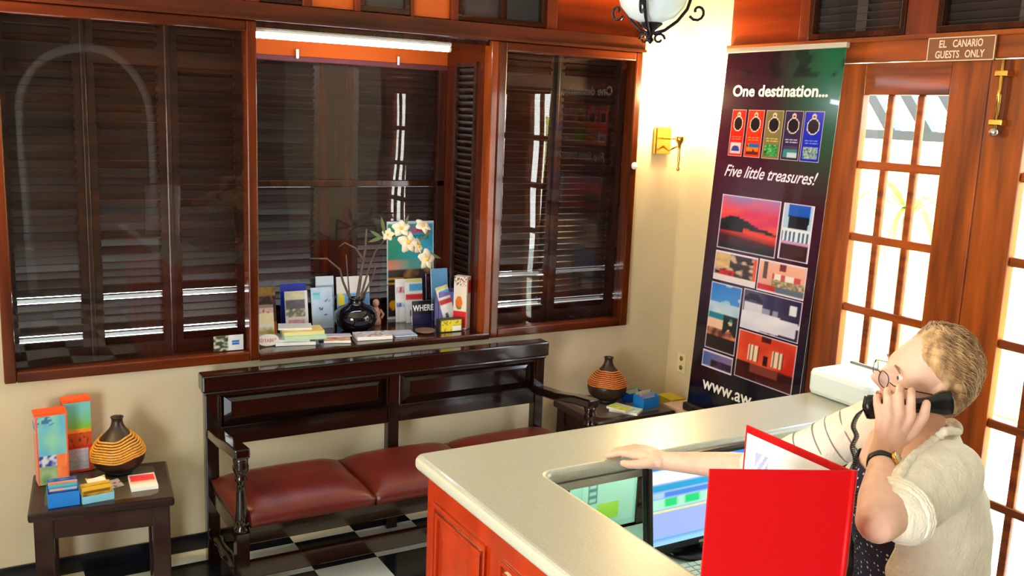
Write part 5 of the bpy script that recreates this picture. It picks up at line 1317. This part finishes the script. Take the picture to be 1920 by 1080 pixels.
# watch
wt = thing('wristwatch', 'gold watch with a cream dial on a black strap on her raised wrist', 'watch', tuple(W1))
wd = (W1-E1).normalized(); wc = E1.lerp(W1, .93); q1 = (CR-wd*CR.dot(wd)).normalized(); q2 = wd.cross(q1)
b = B(); rO, rI = .0325, .0295; n = 36
R_ = [[wc+wd*h+(q1*math.cos(2*math.pi*q/n)+q2*math.sin(2*math.pi*q/n))*r_ for q in range(n)] for r_, h in ((rI, -.0095), (rO, -.0085), (rO, .0085), (rI, .0095))]
b.rings(R_+[R_[0]], cap=False); b.build('strap', mat('black_leather_strap', c(20, 16, 26), .3), wt)
fdv = (q1*.30-CF*1.0); fdv = (fdv-wd*fdv.dot(wd)).normalized(); wcc = wc+fdv*.031
B().lathe([(.0170, -.002), (.0180, .0), (.0180, .005), (.0158, .007), (.0152, .006)], wcc, 28, fdv).build('case', M_brass, wt, smooth=True)
B().lathe([(.0150, .0055), (.0150, .0062), (0, .0064)], wcc, 28, fdv).build('dial', mat('cream_dial', c(236, 226, 196), .3), wt)
# blouse, cardigan
M_navy = bpy.data.materials.new('navy_dotted_cotton'); M_navy.use_nodes = True; nt = M_navy.node_tree; L = nt.links; bs = nt.nodes['Principled BSDF']; bs.inputs['Roughness'].default_value = .8
t = nt.nodes.new('ShaderNodeTexCoord'); vo = nt.nodes.new('ShaderNodeTexVoronoi'); vo.inputs['Scale'].default_value = 70; vo.inputs['Randomness'].default_value = .25
r = nt.nodes.new('ShaderNodeValToRGB'); r.color_ramp.interpolation = 'CONSTANT'; r.color_ramp.elements[0].color = (.7, .7, .8, 1); r.color_ramp.elements[1].position = .22; r.color_ramp.elements[1].color = (*c(22, 18, 58), 1)
L.new(t.outputs['Object'], vo.inputs['Vector']); L.new(vo.outputs['Distance'], r.inputs[0]); L.new(r.outputs[0], bs.inputs['Base Color'])
b = B(); b.rings([ring(z_, a, d, 40, .008) for z_, a, d in TOR if z_ < 1.31], cap=False); bl_ = b.build('blouse', M_navy, pe, smooth=True)
md = bl_.modifiers.new('thick', 'SOLIDIFY'); md.thickness = .003
b = B(); b.rings([ring(z_, a, d, 32, .012) for z_, a, d in ((.86, .186, .132), (.80, .187, .137), (.72, .19, .14), (.5, .20, .16), (.36, .215, .18))], cap=False)
sk = b.build('skirt', mat('dark_navy_skirt', c(24, 22, 40), .8), pe, smooth=True); sk.modifiers.new('thick', 'SOLIDIFY').thickness = .004
M_knit = mat('cream_knit', c(238, 228, 206), .85, var=.05, vscale=60, bump=.35, bscale=170, vstretch=(1, 1, .5), sheen=.3)
b = B()
CT = [(.70, .222, .185), (.80, .224, .178), (.90, .212, .168), (1.0, .200, .160), (1.08, .198, .160), (1.16, .202, .158), (1.24, .204, .142), (1.30, .198, .116), (1.345, .158, .092), (1.375, .112, .084), (1.392, .09, .076)]
rg = []
for i, (z_, a, d) in enumerate(CT):
    gap = 38 if z_ < 1.1 else 38+(z_-1.1)*200
    ou = ring(z_, a, d, 48, 0, 90+gap, 450-gap); inn_ = ring(z_, a, d, 48, -.016, 90+gap, 450-gap)
    rg.append(ou+inn_[::-1])
b.rings(rg)
b.limb([S1+V((0, 0, -.012))-CD*.0, S1.lerp(E1, .35)-V((0, 0, .004)), S1.lerp(E1, .56)-V((0, 0, .008)), S1.lerp(E1, .70)-V((0, 0, .010))+CR*.006], [.076, .077, .073, .070], 24)
b.limb([S2+V((0, 0, -.006)), S2.lerp(E2, .4), S2.lerp(E2, .85), E2.lerp(W2, .12)], [.070, .064, .060, .056], 24)
cg = b.build('cardigan', M_knit, pe, noweld=True)
rm = cg.modifiers.new('knit_surface', 'REMESH'); rm.mode = 'VOXEL'; rm.voxel_size = .005; rm.use_smooth_shade = True
sm = cg.modifiers.new('soften', 'SMOOTH'); sm.factor = .5; sm.iterations = 6
tx_ = bpy.data.textures.new('cloth_folds', 'CLOUDS'); tx_.noise_scale = .09
dm = cg.modifiers.new('folds', 'DISPLACE'); dm.texture = tx_; dm.strength = .016; dm.mid_level = .5; dm.texture_coords = 'LOCAL'
# ribbed collar band following both front edges and the back of the neck
b = B(); edge = []
for z_, a, d in CT[::1]:
    gap = 38 if z_ < 1.1 else 38+(z_-1.1)*200; edge.append((ring(z_, a, d, 3, .004, 90+gap, 450-gap)))
neck = ring(1.392, .09, .076, 15, .004, 90+38+58.4, 450-38-58.4)
from mathutils.bvhtree import BVHTree
bpy.context.view_layer.update()
bvh = BVHTree.FromObject(cg, bpy.context.evaluated_depsgraph_get())
def lay(px, py):       # a point lying on the near shoulder of the knitwear
    d_ = (D(px, py, 1)-CAM).normalized(); h_ = bvh.ray_cast(CAM, d_)
    return (h_[0]-d_*.004) if h_[0] and (h_[0]-CAM).length < 2.45 else D(px, py, 2.08)
far = [e[-1] for e in edge]
near = [lay(*p_) for p_ in ((1684, 900), (1696, 877), (1712, 856), (1735, 838), (1756, 822), (1774, 808))]
pth = near+neck[3:]+far[:-1][::-1]
fine = [cr(pth, (len(pth)-1)*k/260) for k in range(261)]
b.tube(fine, [.0095+.0012*math.sin(k*1.25) for k in range(261)], 10); b.build('collar_band', M_knit, cg, smooth=True)
b = B(); cd_ = (E1-S1).normalized(); cc = S1.lerp(E1, .72)-V((0, 0, .010))+CR*.006
for k in range(3):
    o_ = cc+cd_*(.006*k); u_ = cd_.orthogonal().normalized(); v_ = cd_.cross(u_)
    b.tube([o_+(u_*math.cos(2*math.pi*q/40)+v_*math.sin(2*math.pi*q/40))*(.067-.002*k+.001*math.sin(q*4)) for q in range(41)], .007, 8)
b.build('cuff', M_knit, cg, smooth=True)
# open-work stripes of the far sleeve
M_stripe = mat('grey_knit_stripe', c(150, 140, 132), .85); b = B(); cd2 = (E2-S2).normalized(); u_ = cd2.orthogonal().normalized(); v_ = cd2.cross(u_)
for s_ in (.22, .36, .48, .66, .80):
    o_ = S2.lerp(E2, s_); rad_ = .0675-.010*s_; b.tube([o_+(u_*math.cos(2*math.pi*q/40)+v_*math.sin(2*math.pi*q/40))*rad_ for q in range(41)], .0022, 6)
b.build('sleeve_stripes', M_stripe, cg)
